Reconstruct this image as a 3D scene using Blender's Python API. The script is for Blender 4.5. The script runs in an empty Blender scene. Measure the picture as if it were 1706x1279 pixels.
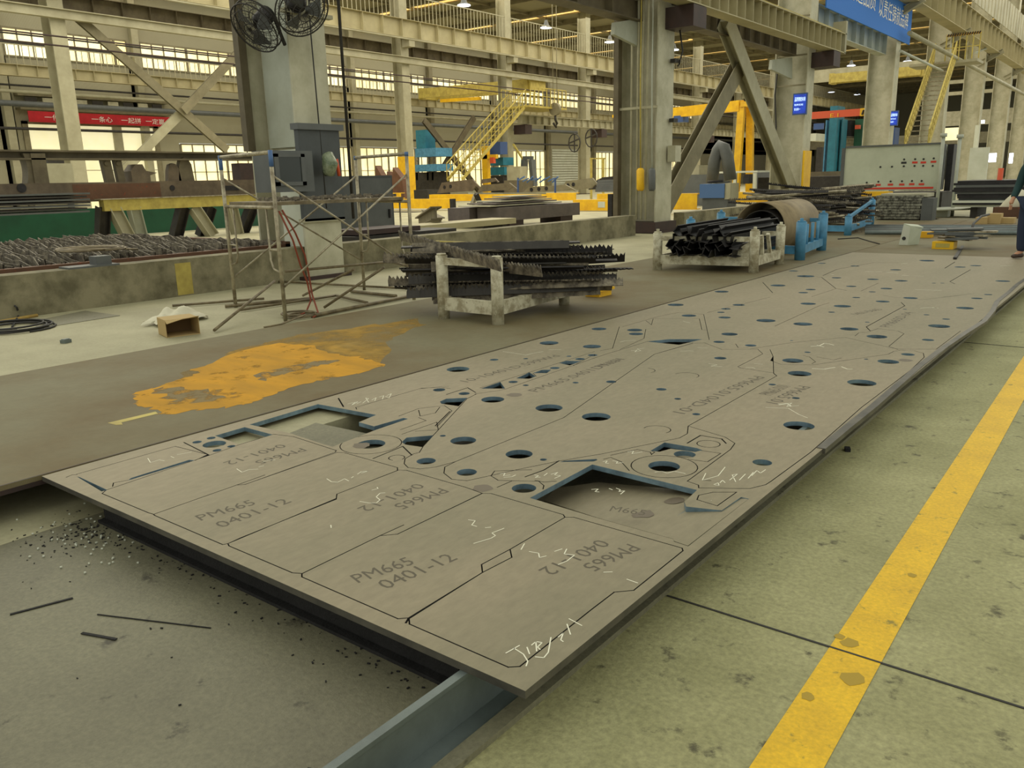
import bpy, bmesh, math, random
from math import sin, cos, pi, radians
from mathutils import Vector, Matrix
from mathutils.geometry import delaunay_2d_cdt
S = bpy.context.scene
C = S.collection
# ---------------- camera ----------------
FOC, PITCH, ROLL, YAW, H = 1366.6, 0.24348706, -0.02496893, -0.66794873, 1.6
fw = Vector((sin(YAW)*cos(PITCH), cos(YAW)*cos(PITCH), -sin(PITCH)))
r0 = Vector((cos(YAW), -sin(YAW), 0)); u0 = r0.cross(fw)
rt = r0*cos(ROLL)+u0*sin(ROLL); up = u0*cos(ROLL)-r0*sin(ROLL)
EYE = Vector((0, 0, H))
cd = bpy.data.cameras.new('camera'); cam = bpy.data.objects.new('camera', cd); C.objects.link(cam)
cd.sensor_width = 36; cd.lens = 36*FOC/1706; cd.clip_end = 600; cd.clip_start = .05
M = Matrix((rt, up, -fw)).transposed().to_4x4(); M.translation = EYE
cam.matrix_world = M; S.camera = cam
# ---------------- world, exposure ----------------
S.view_settings.view_transform = 'Standard'; S.view_settings.look = 'None'
S.view_settings.gamma = 1; S.view_settings.use_curve_mapping = False
S.view_settings.exposure = 0.3
W = bpy.data.worlds.new('world'); S.world = W; W.use_nodes = True
W.node_tree.nodes['Background'].inputs[0].default_value = (.98, 1.0, .87, 1)
W.node_tree.nodes['Background'].inputs[1].default_value = .72
def area(name, loc, sx, sy, power, col, rot=(0, 0, 0)):
    l = bpy.data.lights.new(name, 'AREA'); l.shape = 'RECTANGLE'; l.size = sx; l.size_y = sy
    l.energy = power; l.color = col
    o = bpy.data.objects.new(name, l); o.location = loc; o.rotation_euler = rot; C.objects.link(o); return o
# daylight falling through the roof lights of the neighbouring bay, plus fill added over our own
area('skylight_fill', (-34, 24, 17.0), 36, 40, 9000, (1, .955, .80))
area('skylight_fill', (-34, 68, 17.0), 36, 44, 9000, (1, .955, .80))
area('skylight_fill', (-34, 118, 17.0), 36, 50, 8000, (1, .955, .80))
area('skylight_fill', (-58, 60, 17.0), 12, 90, 4500, (1, .955, .80))
area('skylight_fill', (-6, 78, 17.0), 10, 60, 3600, (1, .95, .80))  # added fill light; the roof over our bay has no skylight
# ---------------- pixel helpers (photo is 1706x1279) ----------------
def ray(px, py): return fw*FOC + rt*(px-853) - up*(py-639.5)
def G(px, py, z=0):
    d = ray(px, py); return EYE + d*((z-H)/d.z)
def AX(px, py, X):
    d = ray(px, py); return EYE + d*(X/d.x)
def AY(px, py, Y):
    d = ray(px, py); return EYE + d*(Y/d.y)
def PX(p):
    v = Vector(p)-EYE; w = v.dot(fw); return (853+FOC*v.dot(rt)/w, 639.5-FOC*v.dot(up)/w)
# ---------------- materials ----------------
def lin(c): c = c/255; return c/12.92 if c <= .04045 else ((c+.055)/1.055)**2.4
def rgb(h):
    if isinstance(h, str): h = tuple(int(h[i:i+2], 16) for i in (0, 2, 4))
    return tuple(lin(c) for c in h)+(1,)
def mat(name, col, rough=.6, metal=0, col2=None, scale=3, detail=6, lo=.35, hi=.65, bump=0, bscale=40, emit=0, stretch=None, grain=0, gscale=120, col3=None, spots=0, spec=None):
    m = bpy.data.materials.new(name); m.use_nodes = True; nt = m.node_tree; b = nt.nodes['Principled BSDF']
    b.inputs['Roughness'].default_value = rough; b.inputs['Metallic'].default_value = metal
    if spec is not None: b.inputs['Specular IOR Level'].default_value = spec
    c = rgb(col); b.inputs['Base Color'].default_value = c
    L = nt.links.new
    tc = nt.nodes.new('ShaderNodeTexCoord'); mp = nt.nodes.new('ShaderNodeMapping'); L(tc.outputs['Object'], mp.inputs[0])
    if stretch: mp.inputs['Scale'].default_value = stretch
    cur = None
    def noise(s, d=detail):
        n = nt.nodes.new('ShaderNodeTexNoise'); n.inputs['Scale'].default_value = s; n.inputs['Detail'].default_value = d
        n.inputs['Roughness'].default_value = .65; L(mp.outputs[0], n.inputs['Vector']); return n
    def ramp(n, a, z):
        r = nt.nodes.new('ShaderNodeMapRange'); r.inputs['From Min'].default_value = a; r.inputs['From Max'].default_value = z
        L(n.outputs[0], r.inputs['Value']); return r
    def mix(fac, A, B):
        x = nt.nodes.new('ShaderNodeMix'); x.data_type = 'RGBA'; L(fac.outputs[0], x.inputs[0])
        for s, v in ((6, A), (7, B)):
            if isinstance(v, tuple): x.inputs[s].default_value = v
            else: L(v, x.inputs[s])
        return x.outputs[2]
    if col2:
        cur = mix(ramp(noise(scale), lo, hi), c, rgb(col2))
    if col3:
        cur = mix(ramp(noise(scale*4.7), 1-spots-.04, 1-spots+.04), cur or c, rgb(col3))
    if grain:
        hv = nt.nodes.new('ShaderNodeHueSaturation'); r = ramp(noise(gscale, 8), .3, .7); r.inputs['To Min'].default_value = 1-grain; r.inputs['To Max'].default_value = 1+grain*.6
        L(r.outputs[0], hv.inputs['Value'])
        if cur: L(cur, hv.inputs['Color'])
        else: hv.inputs['Color'].default_value = c
        cur = hv.outputs[0]
    if cur: L(cur, b.inputs['Base Color'])
    if bump:
        bp = nt.nodes.new('ShaderNodeBump'); bp.inputs['Strength'].default_value = bump; bp.inputs['Distance'].default_value = .01
        L(noise(bscale, 3).outputs[0], bp.inputs['Height']); L(bp.outputs[0], b.inputs['Normal'])
    if emit:
        if cur: L(cur, b.inputs['Emission Color'])
        else: b.inputs['Emission Color'].default_value = c
        b.inputs['Emission Strength'].default_value = emit
    return m
def wavy(m, scale, direction='Y', strength=.6, dist=.03):      # sheet-metal ribs as bump
    nt = m.node_tree; w = nt.nodes.new('ShaderNodeTexWave'); w.inputs['Scale'].default_value = scale; w.bands_direction = direction
    tc = nt.nodes.new('ShaderNodeTexCoord'); nt.links.new(tc.outputs['Object'], w.inputs['Vector'])
    bp = nt.nodes.new('ShaderNodeBump'); bp.inputs['Strength'].default_value = strength; bp.inputs['Distance'].default_value = dist
    nt.links.new(w.outputs['Fac'], bp.inputs['Height']); nt.links.new(bp.outputs[0], nt.nodes['Principled BSDF'].inputs['Normal']); return m
K = {}
K['plate'] = mat('plate_steel', (150, 138, 114), .58, .1, (134, 126, 102), .7, 8, .38, .64, .10, 60, spec=.4, grain=.14, gscale=30, stretch=(1, .4, 1))
K['edge'] = mat('cut_edge', (126, 150, 164), .38, .3, (92, 112, 124), 9, 4)  # sky reflected in the fresh cuts, painted into the blue-grey colour
K['kerf'] = mat('kerf_edge', (52, 50, 46), .7, .1)  # shade inside the narrow cuts painted dark; also the saw joints
K['edge_dark'] = mat('rolled_edge', (98, 94, 84), .42, .3, (66, 64, 60), 5)
K['seam'] = K['edge_dark']
K['sheet'] = mat('brown_sheet', (120, 114, 88), .68, .05, (106, 91, 60), .4, 8, .4, .6, .1, 50, spec=.3, grain=.08, gscale=18)
K['basefloor'] = mat('base_steel', (126, 122, 98), .6, .05, (104, 100, 80), 1.3, 10, .35, .7, .3, 45, col3=(70, 66, 52), spots=.35, grain=.24, gscale=50)
K['concrete'] = mat('concrete', (166, 162, 118), .72, 0, (144, 141, 98), 1.6, 12, .35, .65, .35, 70, col3=(92, 88, 62), spots=.365, grain=.30, gscale=48)
K['concrete2'] = mat('pale_concrete', (172, 166, 134), .7, 0, (148, 142, 112), .8, 10, .35, .65, .1, 40, grain=.12, gscale=30)
K['curb'] = mat('curb_concrete', (140, 132, 104), .85, 0, (96, 90, 66), 1.8, 12, .4, .62, .5, 30)
K['yellowline'] = mat('line_paint', (232, 186, 18), .55, 0, (212, 168, 22), 3, 10, .4, .7, .15, 80, col3=(150, 130, 40), spots=.36, grain=.2, gscale=60)
K['soot'] = mat('soot_steel', (34, 32, 32), .8, .1, (22, 20, 20), 8, 6, bump=.5, bscale=60)
K['millsteel'] = mat('mill_steel', (118, 128, 126), .45, .4, (92, 100, 98), 3, 8, .35, .7, .1, 50)
K['beige'] = mat('beige_paint', (172, 166, 138), .6, 0, (146, 140, 112), .7, 8, .35, .65)
K['beige2'] = mat('weathered_beige_paint', (188, 183, 158), .6, 0, (162, 157, 130), 1.5, 9, .4, .65)
K['pale'] = mat('pale_paint', (186, 190, 176), .55, 0, (158, 158, 138), .8, 8, .35, .7)
K['girder'] = mat('girder_paint', (178, 168, 130), .6, 0, (158, 148, 112), .6, 6)
K['brown'] = mat('brown_paint', (108, 98, 74), .65, 0, (84, 74, 54), 1.5)
K['dkbrown'] = mat('maroon_primer', (62, 42, 36), .6, 0, (48, 34, 30), 3)
K['olive'] = mat('olive_paint', (132, 124, 96), .6, 0, (110, 102, 76), 1.5)
K['dark'] = mat('dark_steel', (58, 54, 48), .6, .2, (42, 38, 34), 4)
K['slag'] = mat('slag_steel', (138, 128, 108), .65, .1, (76, 68, 58), 12, 8, .38, .6, .8, 90)
K['blackbar'] = mat('black_bar', (46, 42, 42), .5, .3, (30, 28, 28), 6)
K['grey'] = mat('grey_paint', (92, 94, 92), .5, 0, (80, 82, 80), 2)
K['dkgrey'] = mat('dark_grey_paint', (70, 74, 74), .5, 0, (60, 62, 62), 2)
K['white'] = mat('dirty_white_paint', (198, 192, 166), .6, 0, (150, 140, 112), 9, 8, .42, .6, col3=(80, 66, 48), spots=.34)
K['whitec'] = mat('white_paint', (206, 208, 192), .5, 0, (190, 192, 172), 1)
K['blue'] = mat('blue_paint', (84, 148, 186), .5, 0, (62, 118, 150), 4)
K['dkblue'] = mat('dark_blue_paint', (52, 78, 128), .5, 0)
K['bluebox'] = mat('blue_box_paint', (72, 104, 150), .5, 0)
K['teal'] = mat('teal_paint', (40, 124, 146), .5, 0, (30, 104, 124), 2)
K['green'] = mat('green_paint', (22, 84, 58), .55, 0, (18, 70, 48), 1)
K['yellow'] = mat('yellow_paint', (238, 190, 12), .5, 0, (214, 160, 14), 2)
K['yellow2'] = mat('worn_yellow_paint', (190, 172, 84), .6, 0, (158, 140, 66), 3)
K['orange'] = mat('orange_paint', (208, 84, 46), .55, 0)
K['redcloth'] = mat('red_cloth', (196, 34, 44), .8, 0, (176, 28, 38), 2)
K['bluecloth'] = mat('blue_cloth', (52, 116, 200), .8, 0)
K['rust'] = mat('rusty_steel', (104, 72, 50), .7, .1, (84, 56, 38), 2, 8, col3=(130, 62, 34), spots=.36)
K['brownplate'] = mat('brown_steel', (110, 96, 76), .6, .15, (84, 72, 56), 2)
K['galv'] = mat('galvanised_tube', (176, 166, 140), .42, .3, (112, 100, 78), 7, 8, .4, .65)
K['tube'] = mat('old_tube', (134, 120, 90), .5, .2, (92, 80, 58), 6)
K['rubber'] = mat('black_rubber', (44, 42, 40), .6)
K['rubberred'] = mat('red_rubber', (134, 62, 38), .6)
K['card'] = mat('cardboard', (178, 152, 102), .8)
K['carddark'] = mat('cardboard_inside', (110, 86, 56), .85)
K['cloth'] = mat('white_cloth', (206, 200, 176), .9)
K['shell'] = mat('shell_steel', (150, 132, 98), .6, .1, (120, 104, 76), 3)
K['purple'] = mat('purplish_steel', (108, 98, 94), .6, .1, (88, 80, 78), 2)
K['wood'] = mat('wood', (178, 148, 76), .7, 0, (150, 120, 58), 6)
K['chalk'] = mat('chalk', (232, 228, 206), .9)
K['stamp'] = mat('stamp_ink', (90, 82, 66), .7)
K['wall'] = wavy(mat('wall_sheet', (168, 162, 134), .6, 0, (156, 150, 124), .1), 6)
K['wallfar'] = mat('far_wall_sheet', (132, 128, 106), .7, 0)
K['roof'] = mat('roof_sheet', (140, 134, 106), .7, 0, (124, 118, 92), .05)
K['glass'] = mat('daylight_panel', (255, 246, 204), .5, 0, (248, 228, 160), .25, emit=.8)
K['skyl'] = mat('skylight_panel', (255, 226, 150), .5, 0, (240, 190, 100), .12, emit=.9)
K['doorlight'] = mat('glowing_panel', (240, 234, 196), .5, 0, (228, 220, 176), .3, emit=.5)  # emission stands in for daylight at the door and far opening
K['lamp'] = mat('lamp_glow', (235, 242, 255), .5, emit=4)
K['screenblue'] = mat('screen_blue', (20, 60, 170), .4, 0, (10, 30, 110), 1.5, emit=1.0)
K['screentext'] = mat('screen_text', (200, 230, 255), .4, emit=1.3)
K['white_ink'] = mat('white_ink', (236, 232, 222), .7)
K['red_ink'] = mat('red_ink', (206, 60, 40), .7)
K['black_ink'] = mat('black_ink', (40, 40, 38), .7)
K['panelwhite'] = mat('panel_white', (190, 194, 172), .5, 0, (176, 180, 158), 1.2)
K['film'] = mat('wrapping_film', (150, 148, 132), .25, .2, (70, 68, 60), 9, 8, .4, .6, .8, 25)
K['skin'] = mat('skin', (190, 140, 110), .6)
K['trouser'] = mat('navy_cloth', (34, 44, 66), .85)
K['jacket'] = mat('teal_cloth', (32, 62, 62), .85)
K['leather'] = mat('brown_leather', (66, 48, 36), .6)
K['clear'] = mat('clear_wrap', (150, 156, 130), .2, 0, (90, 104, 76), 9)
K['glassdark'] = mat('dark_glass', (34, 40, 36), .15)
# ---------------- mesh helpers ----------------
ORG = {}
class MB:
    def __init__(s): s.v = []; s.f = []; s.m = []; s.sm = []
    def add(s, vs, fs, mi=0, smooth=False):
        n = len(s.v); s.v += [Vector(v) for v in vs]; s.f += [[i+n for i in f] for f in fs]; s.m += [mi]*len(fs); s.sm += [smooth]*len(fs); return s
    def box(s, x0, x1, y0, y1, z0, z1, mi=0):
        vs = [(x, y, z) for x in (x0, x1) for y in (y0, y1) for z in (z0, z1)]
        return s.add(vs, [(0, 1, 3, 2), (4, 6, 7, 5), (0, 4, 5, 1), (2, 3, 7, 6), (0, 2, 6, 4), (1, 5, 7, 3)], mi)
    def obox(s, c, sz, rz=0, rx=0, ry=0, mi=0):
        R = Matrix.Rotation(rz, 3, 'Z') @ Matrix.Rotation(ry, 3, 'Y') @ Matrix.Rotation(rx, 3, 'X'); c = Vector(c)
        vs = [c+R @ Vector((x*sz[0]/2, y*sz[1]/2, z*sz[2]/2)) for x in (-1, 1) for y in (-1, 1) for z in (-1, 1)]
        return s.add(vs, [(0, 1, 3, 2), (4, 6, 7, 5), (0, 4, 5, 1), (2, 3, 7, 6), (0, 2, 6, 4), (1, 5, 7, 3)], mi)
    def frame(s, p, q, u=(0, 0, 1)):
        d = (Vector(q)-Vector(p)).normalized(); a = d.cross(Vector(u))
        if a.length < 1e-4: a = d.cross(Vector((1, 0, 0)))
        a.normalize(); return d, a, a.cross(d)
    def bar(s, p, q, w, h, u=(0, 0, 1), oa=0, ob=0, mi=0):
        p = Vector(p); q = Vector(q); d, a, b = s.frame(p, q, u)
        vs = [e+a*(oa+i*w/2)+b*(ob+j*h/2) for e in (p, q) for i in (-1, 1) for j in (-1, 1)]
        return s.add(vs, [(0, 1, 3, 2), (4, 6, 7, 5), (0, 4, 5, 1), (2, 3, 7, 6), (0, 2, 6, 4), (1, 5, 7, 3)], mi)
    def ib(s, p, q, h, w, t=.02, u=(0, 0, 1), mi=0):       # I section, h tall along u
        s.bar(p, q, w, t, u, 0, h/2-t/2, mi); s.bar(p, q, w, t, u, 0, -h/2+t/2, mi); return s.bar(p, q, t*.7, h-2*t, u, 0, 0, mi)
    def tube(s, pts, r, n=8, closed=False, mi=0, cap=True):
        pts = [Vector(p) for p in pts]; N = len(pts); vs = []; pa = None
        for i, p in enumerate(pts):
            if closed: d = pts[(i+1) % N]-pts[i-1]
            else: d = pts[min(i+1, N-1)]-pts[max(i-1, 0)]
            d.normalize()
            a = (pa - d*pa.dot(d)) if pa else d.cross(Vector((0, 0, 1)))
            if a.length < 1e-4: a = d.cross(Vector((1, 0, 0)))
            a.normalize(); pa = a; b = d.cross(a); rr = r[i] if isinstance(r, (list, tuple)) else r
            vs += [p+(a*cos(2*pi*k/n)+b*sin(2*pi*k/n))*rr for k in range(n)]
        fs = [(i*n+k, i*n+(k+1) % n, ((i+1) % N)*n+(k+1) % n, ((i+1) % N)*n+k) for i in range(N if closed else N-1) for k in range(n)]
        s.add(vs, fs, mi, True)
        if cap and not closed:
            b0 = len(s.v)-len(vs); s.f += [[b0+k for k in range(n)][::-1], [b0+(N-1)*n+k for k in range(n)]]; s.m += [mi, mi]; s.sm += [False, False]
        return s
    def cyl(s, p, q, r, n=16, mi=0): return s.tube([p, q], r, n, False, mi)
    def prism(s, poly, vec, mi=0):      # planar polygon swept along vec
        poly = [Vector(p) for p in poly]; n = len(poly); vec = Vector(vec)
        return s.add(poly+[p+vec for p in poly], [list(range(n))[::-1], list(range(n, 2*n))]+[(i, (i+1) % n, n+(i+1) % n, n+i) for i in range(n)], mi)
    def build(s, name, m, parent=None, origin=None):
        o0 = Vector(ORG.get(parent.name, (0, 0, 0))) if parent else Vector((0, 0, 0))
        own = Vector(origin) if (origin is not None and not parent) else o0
        me = bpy.data.meshes.new(name); me.from_pydata([v-own for v in s.v], [], s.f)
        for i, p in enumerate(me.polygons): p.material_index = s.m[i]; p.use_smooth = s.sm[i]
        for x in (m if isinstance(m, (list, tuple)) else [m]): me.materials.append(K[x] if isinstance(x, str) else x)
        bm = bmesh.new(); bm.from_mesh(me); bmesh.ops.recalc_face_normals(bm, faces=bm.faces); bm.to_mesh(me); bm.free()
        o = bpy.data.objects.new(name, me); C.objects.link(o)
        if parent: o.parent = parent
        elif origin is not None: o.location = own
        ORG[o.name] = own
        return o
def tag(o, label, cat, group=None, kind=None):
    if label: o['label'] = label
    if cat: o['category'] = cat
    if group: o['group'] = group
    if kind: o['kind'] = kind
    return o
def thing(name, label, cat, loc=(0, 0, 0), group=None, kind=None):
    o = bpy.data.objects.new(name, None); C.objects.link(o); o.location = loc; o.empty_display_size = .1
    ORG[o.name] = Vector(loc); return tag(o, label, cat, group, kind)
def struct(o): o['kind'] = 'structure'; return o
def dup(root, loc=None, rz=None, label=None, rot=None):
    r = root.copy(); C.objects.link(r)
    if loc is not None: r.location = loc
    if rz is not None: r.rotation_euler = (0, 0, rz)
    if rot is not None: r.rotation_euler = rot
    if label: r['label'] = label
    for ch in list(root.children):
        c = ch.copy(); C.objects.link(c); c.parent = r
        for g in list(ch.children):
            d = g.copy(); C.objects.link(d); d.parent = c
    return r
def text(body, name, m, p0, xdir, ydir, width=None, height=None, parent=None, ext=.0004, extrude=.0003, align='LEFT'):
    c = bpy.data.curves.new(name, 'FONT'); c.body = body; c.size = 1; c.extrude = 0; c.resolution_u = 2
    t = bpy.data.objects.new(name, c); C.objects.link(t)
    bpy.context.view_layer.update()
    me = bpy.data.meshes.new_from_object(t.evaluated_get(bpy.context.evaluated_depsgraph_get()))
    bpy.data.objects.remove(t)
    xs = [v.co.x for v in me.vertices]; ys = [v.co.y for v in me.vertices]
    x0, x1, y0, y1 = min(xs), max(xs), min(ys), max(ys)
    X = Vector(xdir).normalized(); Y = Vector(ydir).normalized(); N = X.cross(Y)
    sx = width/(x1-x0) if width else height/(y1-y0); sy = height/(y1-y0) if height else sx
    p0 = Vector(p0); o0 = Vector(ORG.get(parent.name, (0, 0, 0))) if parent else Vector((0, 0, 0))
    for v in me.vertices: v.co = p0-o0+X*(v.co.x-x0)*sx+Y*(v.co.y-y0)*sy+N*ext
    me.materials.clear(); me.materials.append(K[m])
    o = bpy.data.objects.new(name, me); C.objects.link(o)
    if parent: o.parent = parent
    return o
random.seed(7)
R_ = random.uniform
# ======================= floor, wall, roof =======================
def flat(name, x0, x1, y0, y1, z0, z1, m): return struct(MB().box(x0, x1, y0, y1, z0, z1).build(name, m))
flat('floor', -1.37, 14, -6, 200, -.3, 0, 'concrete')
flat('floor_left', -12.0, -4.1, -6, 200, -.3, 0, 'concrete2')
flat('floor_steel', -4.1, -1.37, -6, 200, -.3, -.001, 'basefloor')
flat('floor_bay', -70, -12.0, -6, 200, -.3, -.002, 'concrete2')
# saw joint across the aisle and the yellow line
MB().box(-1.35, 6, 2.657, 2.666, .0, .0032).build('trim_1', 'kerf')['kind'] = 'structure'
MB().box(-1.35, 6, 8.657, 8.667, .0, .0032).build('trim_2', 'kerf')['kind'] = 'structure'
a, b, c, d = G(1250, 1279), G(1381, 1279), G(1706, 748), G(1706, 592)
e1 = (d-a); e2 = (c-b)
def ext(p, dv, k): return p+dv.normalized()*k
m = MB(); dv = Vector((-.016, 1, 0)); a0 = Vector((-.712, 1.92, .002)); wv = Vector((.168, 0, 0))
m.add([a0-dv*4, a0-dv*4+wv, a0+dv*60+wv, a0+dv*60], [(0, 1, 2, 3)])
fl_ = tag(m.build('floor_line', 'yellowline'), 'wide worn yellow line painted along the concrete aisle at right', 'floor marking')
# curb between the bays
struct(MB().box(-12.05, -11.69, -4, 20.6, 0, .56).build('wall_curb', 'curb'))
struct(MB().box(-12.05, -11.69, 23.6, 60, 0, .5).build('wall_curb_far', 'curb'))
m = MB(); q = AX(307, 465, -11.69); m.box(-11.69, -11.686, q.y-.13, q.y+.13, .02, .5)
tag(m.build('painted_mark', 'yellow2'), 'short yellow stripe painted down the grey concrete curb', 'floor marking')
# outer wall of the neighbouring bay
XW = -66
wcols = [15.0, 26.3, 36.4, 47.6, 58.8, 70, 81.2, 92.4, 103.6, 115, 126, 137]
W0, W1, Z0, Z1 = 11.0, 12.9, 2.3, 5.3
m = MB()
for (z0, z1) in ((0, .6), (Z1, W0-.05), (W1+.05, 18)): m.box(XW-.3, XW, 4, 200, z0, z1)
for i, y in enumerate(wcols):
    m.box(XW-.3, XW, y-.55, y+.55, .6, W1+.05)
m.box(XW-.3, XW, 4, 15, .6, W1+.05); m.box(XW-.3, XW, 136, 200, .6, W1+.05)
m.box(XW-.3, XW, 93, 103, .6, Z1).box(XW-.3, XW, 15, 27.5, .6, Z1).box(XW-.3, XW, 37.3, 39.4, .6, Z1)
struct(m.build('wall_left', 'wall'))
n = 0
def window(y0, y1, z0, z1, step, rows, nm):
    fr = MB(); fr.box(XW-.06, XW+.06, y0, y1, z0-.06, z0+.06); fr.box(XW-.06, XW+.06, y0, y1, z1-.06, z1+.06)
    k = int((y1-y0)/step)
    for j in range(k+1):
        yy = y0+(y1-y0)*j/k; w = .09 if j % 4 == 0 else .035
        fr.box(XW-.05, XW+.05, yy-w, yy+w, z0, z1)
    for j in range(1, rows): zz = z0+(z1-z0)*j/rows; fr.box(XW-.05, XW+.05, y0, y1, zz-.03, zz+.03)
    f = struct(fr.build(nm, 'olive')); g = MB().box(XW-.2, XW-.1, y0, y1, z0, z1).build('window_pane', 'glass', f); g['kind'] = 'structure'
for i in range(len(wcols)-1):
    a_, b_ = wcols[i]+.55, wcols[i+1]-.55
    n += 1; window(a_, b_, W0, W1, 1.0, 2, 'window_%d' % n)
    if i in (0, 1) or 93 <= wcols[i]+5 <= 103: continue
    if i == 2: a_ = 39.5
    n += 1; window(a_, b_, .65, Z1-.1, .95, 2, 'window_%d' % n)
# lorry door (shutter given a daylight glow, behind an open frame) with its red banner
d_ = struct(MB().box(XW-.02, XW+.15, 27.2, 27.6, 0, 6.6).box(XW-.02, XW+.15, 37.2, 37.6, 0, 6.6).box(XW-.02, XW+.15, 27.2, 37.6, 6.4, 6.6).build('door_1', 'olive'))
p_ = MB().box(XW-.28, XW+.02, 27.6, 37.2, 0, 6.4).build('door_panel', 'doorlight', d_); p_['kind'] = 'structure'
m = MB()
for z in (1.6, 3.1, 4.6): m.box(XW+.02, XW+.05, 27.6, 37.2, z, z+.05)
m.box(XW+.03, XW+.2, 33.8, 34.5, 0, 6.4); m.build('door_mullion', 'beige', d_)['kind'] = 'structure'
bn = thing('banner', 'long red banner with white characters above the bright lorry door', 'banner', (XW+.9, 33, 6.5))
MB().box(XW+.85, XW+.9, 27.4, 38.3, 6.5, 7.25).build('cloth', 'redcloth', bn)
for s_, y in (('一件事', 28.5), ('一条心', 31.9), ('一起拼', 34.2), ('一定赢', 36.2)):
    text(s_, 'lettering', 'white_ink', (XW+.9, y, 6.65), (0, 1, 0), (0, 0, 1), height=.42, width=1.6, parent=bn, ext=.01)
# canopy strip of small panes over the banner
m = MB().box(XW+.0, XW+.8, 27, 38.5, 7.35, 7.5).box(XW, XW+.7, 27, 38.5, 8.3, 8.5); cp = tag(m.build('door_canopy', 'olive'), 'narrow canopy with small square panels over the red banner', 'canopy')
for k in range(9):
    MB().box(XW+.72, XW+.78, 27.4+k*1.2, 28.2+k*1.2, 7.6, 8.2).build('panel', 'beige2' if k % 2 else 'dark', cp)
# wall columns
for y in wcols[1:]:
    m = MB().box(XW, XW+.5, y-.28, y+.28, 0, 17); tag(m.build('wall_column', 'olive' if y > 60 else 'beige'), None, None, kind='structure')
# walls closing the hall
flat('wall_far', -66, 20, 199, 199.4, 0, 18, 'wallfar')
m = MB()
for (x0, x1) in ((-66, -12.6),): m.box(x0, x1, 4, 200, 17.6, 17.9)
m.box(-12.6, 8, 52, 200, 17.6, 17.9)
struct(m.build('ceiling', 'roof'))
n = 0
for y in (36, 48, 60, 72.3, 84.3, 97, 109, 121, 133, 145, 157, 169):
    for x0, x1 in ((-65, -47.8), (-40, -16)):
        n += 1
        m = MB().box(x0, x1, y-.55, y+.55, 17.5, 17.58)
        o = struct(m.build('window_%d' % (40+n), 'skyl'))
        MB().box(x0, x1, y-.7, y-.58, 17.38, 17.6).box(x0, x1, y+.58, y+.7, 17.38, 17.6).build('window_frame', 'olive', o)['kind'] = 'structure'
m = MB()
for y in range(28, 196, 6): m.box(-66, -12.6, y-.1, y+.1, 17.1, 17.6)
for x in range(-64, -12, 6): m.box(x-.06, x+.06, 6, 196, 17.3, 17.5)
struct(m.build('ceiling_purlins', 'olive'))
# high-bay lamps
def lamp(p, lab):
    t = thing('pendant_lamp', lab, 'lamp', p, 'high bay lamps under the roof')
    p = Vector(p)
    MB().tube([p+Vector((0, 0, .75)), p+Vector((0, 0, .45)), p+Vector((0, 0, .3)), p], [.12, .22, .25, .62], 14, cap=False).build('shade', 'grey', t)
    MB().cyl(p+Vector((0, 0, .02)), p+Vector((0, 0, .08)), .56, 14).build('lens', 'lamp', t)
    MB().cyl(p+Vector((0, 0, .75)), p+Vector((0, 0, 17.6-p.z)), .03, 6).build('stem', 'dark', t)
for i, (x, y, lab) in enumerate(((910, 47, 'glowing high bay lamp hanging between the first two bright roof strips'), (1016, 71, 'glowing high bay lamp left of the pipe-laden column'),
        (773, 10, 'unlit looking high bay lamp near the top edge beside the roof strips'), (1418, 110, 'glowing high bay lamp right of the blue lit notice screen'), (1512, 103, 'glowing high bay lamp beside the yellow stair top'),
        (1123, 84, 'small distant high bay lamp just right of the pipe-laden column'), (1428, 158, 'small distant high bay lamp above the orange crane beam'), (1385, 154, 'faint distant high bay lamp above the teal machine column'))):
    lamp(G(x, y, 16.2 if i < 3 else 16.0), lab)
# ======================= columns =======================
def hcol(x, y, z1, d, w, m1, name, lab, t=.04, z0=0, base=True, group=None, m2=None):
    # H section: flanges face +X and -X, web along X
    o = thing(name, lab, 'column', (x, y, z0), group)
    MB().box(x+d/2-t, x+d/2, y-w/2, y+w/2, z0, z1).build('flange', m1, o)
    MB().box(x-d/2, x-d/2+t, y-w/2, y+w/2, z0, z1).build('flange', m1, o)
    MB().box(x-d/2+t, x+d/2-t, y-t/2, y+t/2, z0, z1).build('web', m2 or m1, o)
    if base: MB().box(x-d/2-.12, x+d/2+.12, y-w/2-.12, y+w/2+.12, z0, z0+.06).build('base_plate', 'dkbrown', o)
    return o
XB = -48
for y, lab in ((22.2, 'far beige column standing left behind the red banner'), (35.1, 'far beige column half hidden left of the fan column'),
               (48, 'beige column with a tall yellow painted foot beside the teal press'), (60.9, 'far beige column beside the tall yellow stair'),
               (73.8, 'far beige column left of the yellow crane cab'), (86.7, 'distant beige column behind the pipe-laden column'), (99.6, 'distant beige column seen under the yellow gantry'), (112.5, 'distant beige column right of the yellow gantry legs'), (125, 'most distant beige column behind the triangular brace')):
    o = hcol(XB, y, 17.6, 1.0, .8, 'beige', 'steel_column', lab, group='columns of the far row')
    if y == 48:
        MB().box(XB-.52, XB+.52, y-.42, y+.42, 0, 3.6).build('painted_foot', 'yellow', o)
    MB().box(XB+.5, XB+1.3, y-.3, y+.3, 11.6, 12.15).build('bracket', 'beige', o)
XA = -12.25
def rowA(y, lab, z1=17.6, w=.8):
    return hcol(XA, y, z1, 1.3, w, 'beige2', 'steel_column', lab, group='columns of the near row')
colA = {}
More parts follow.
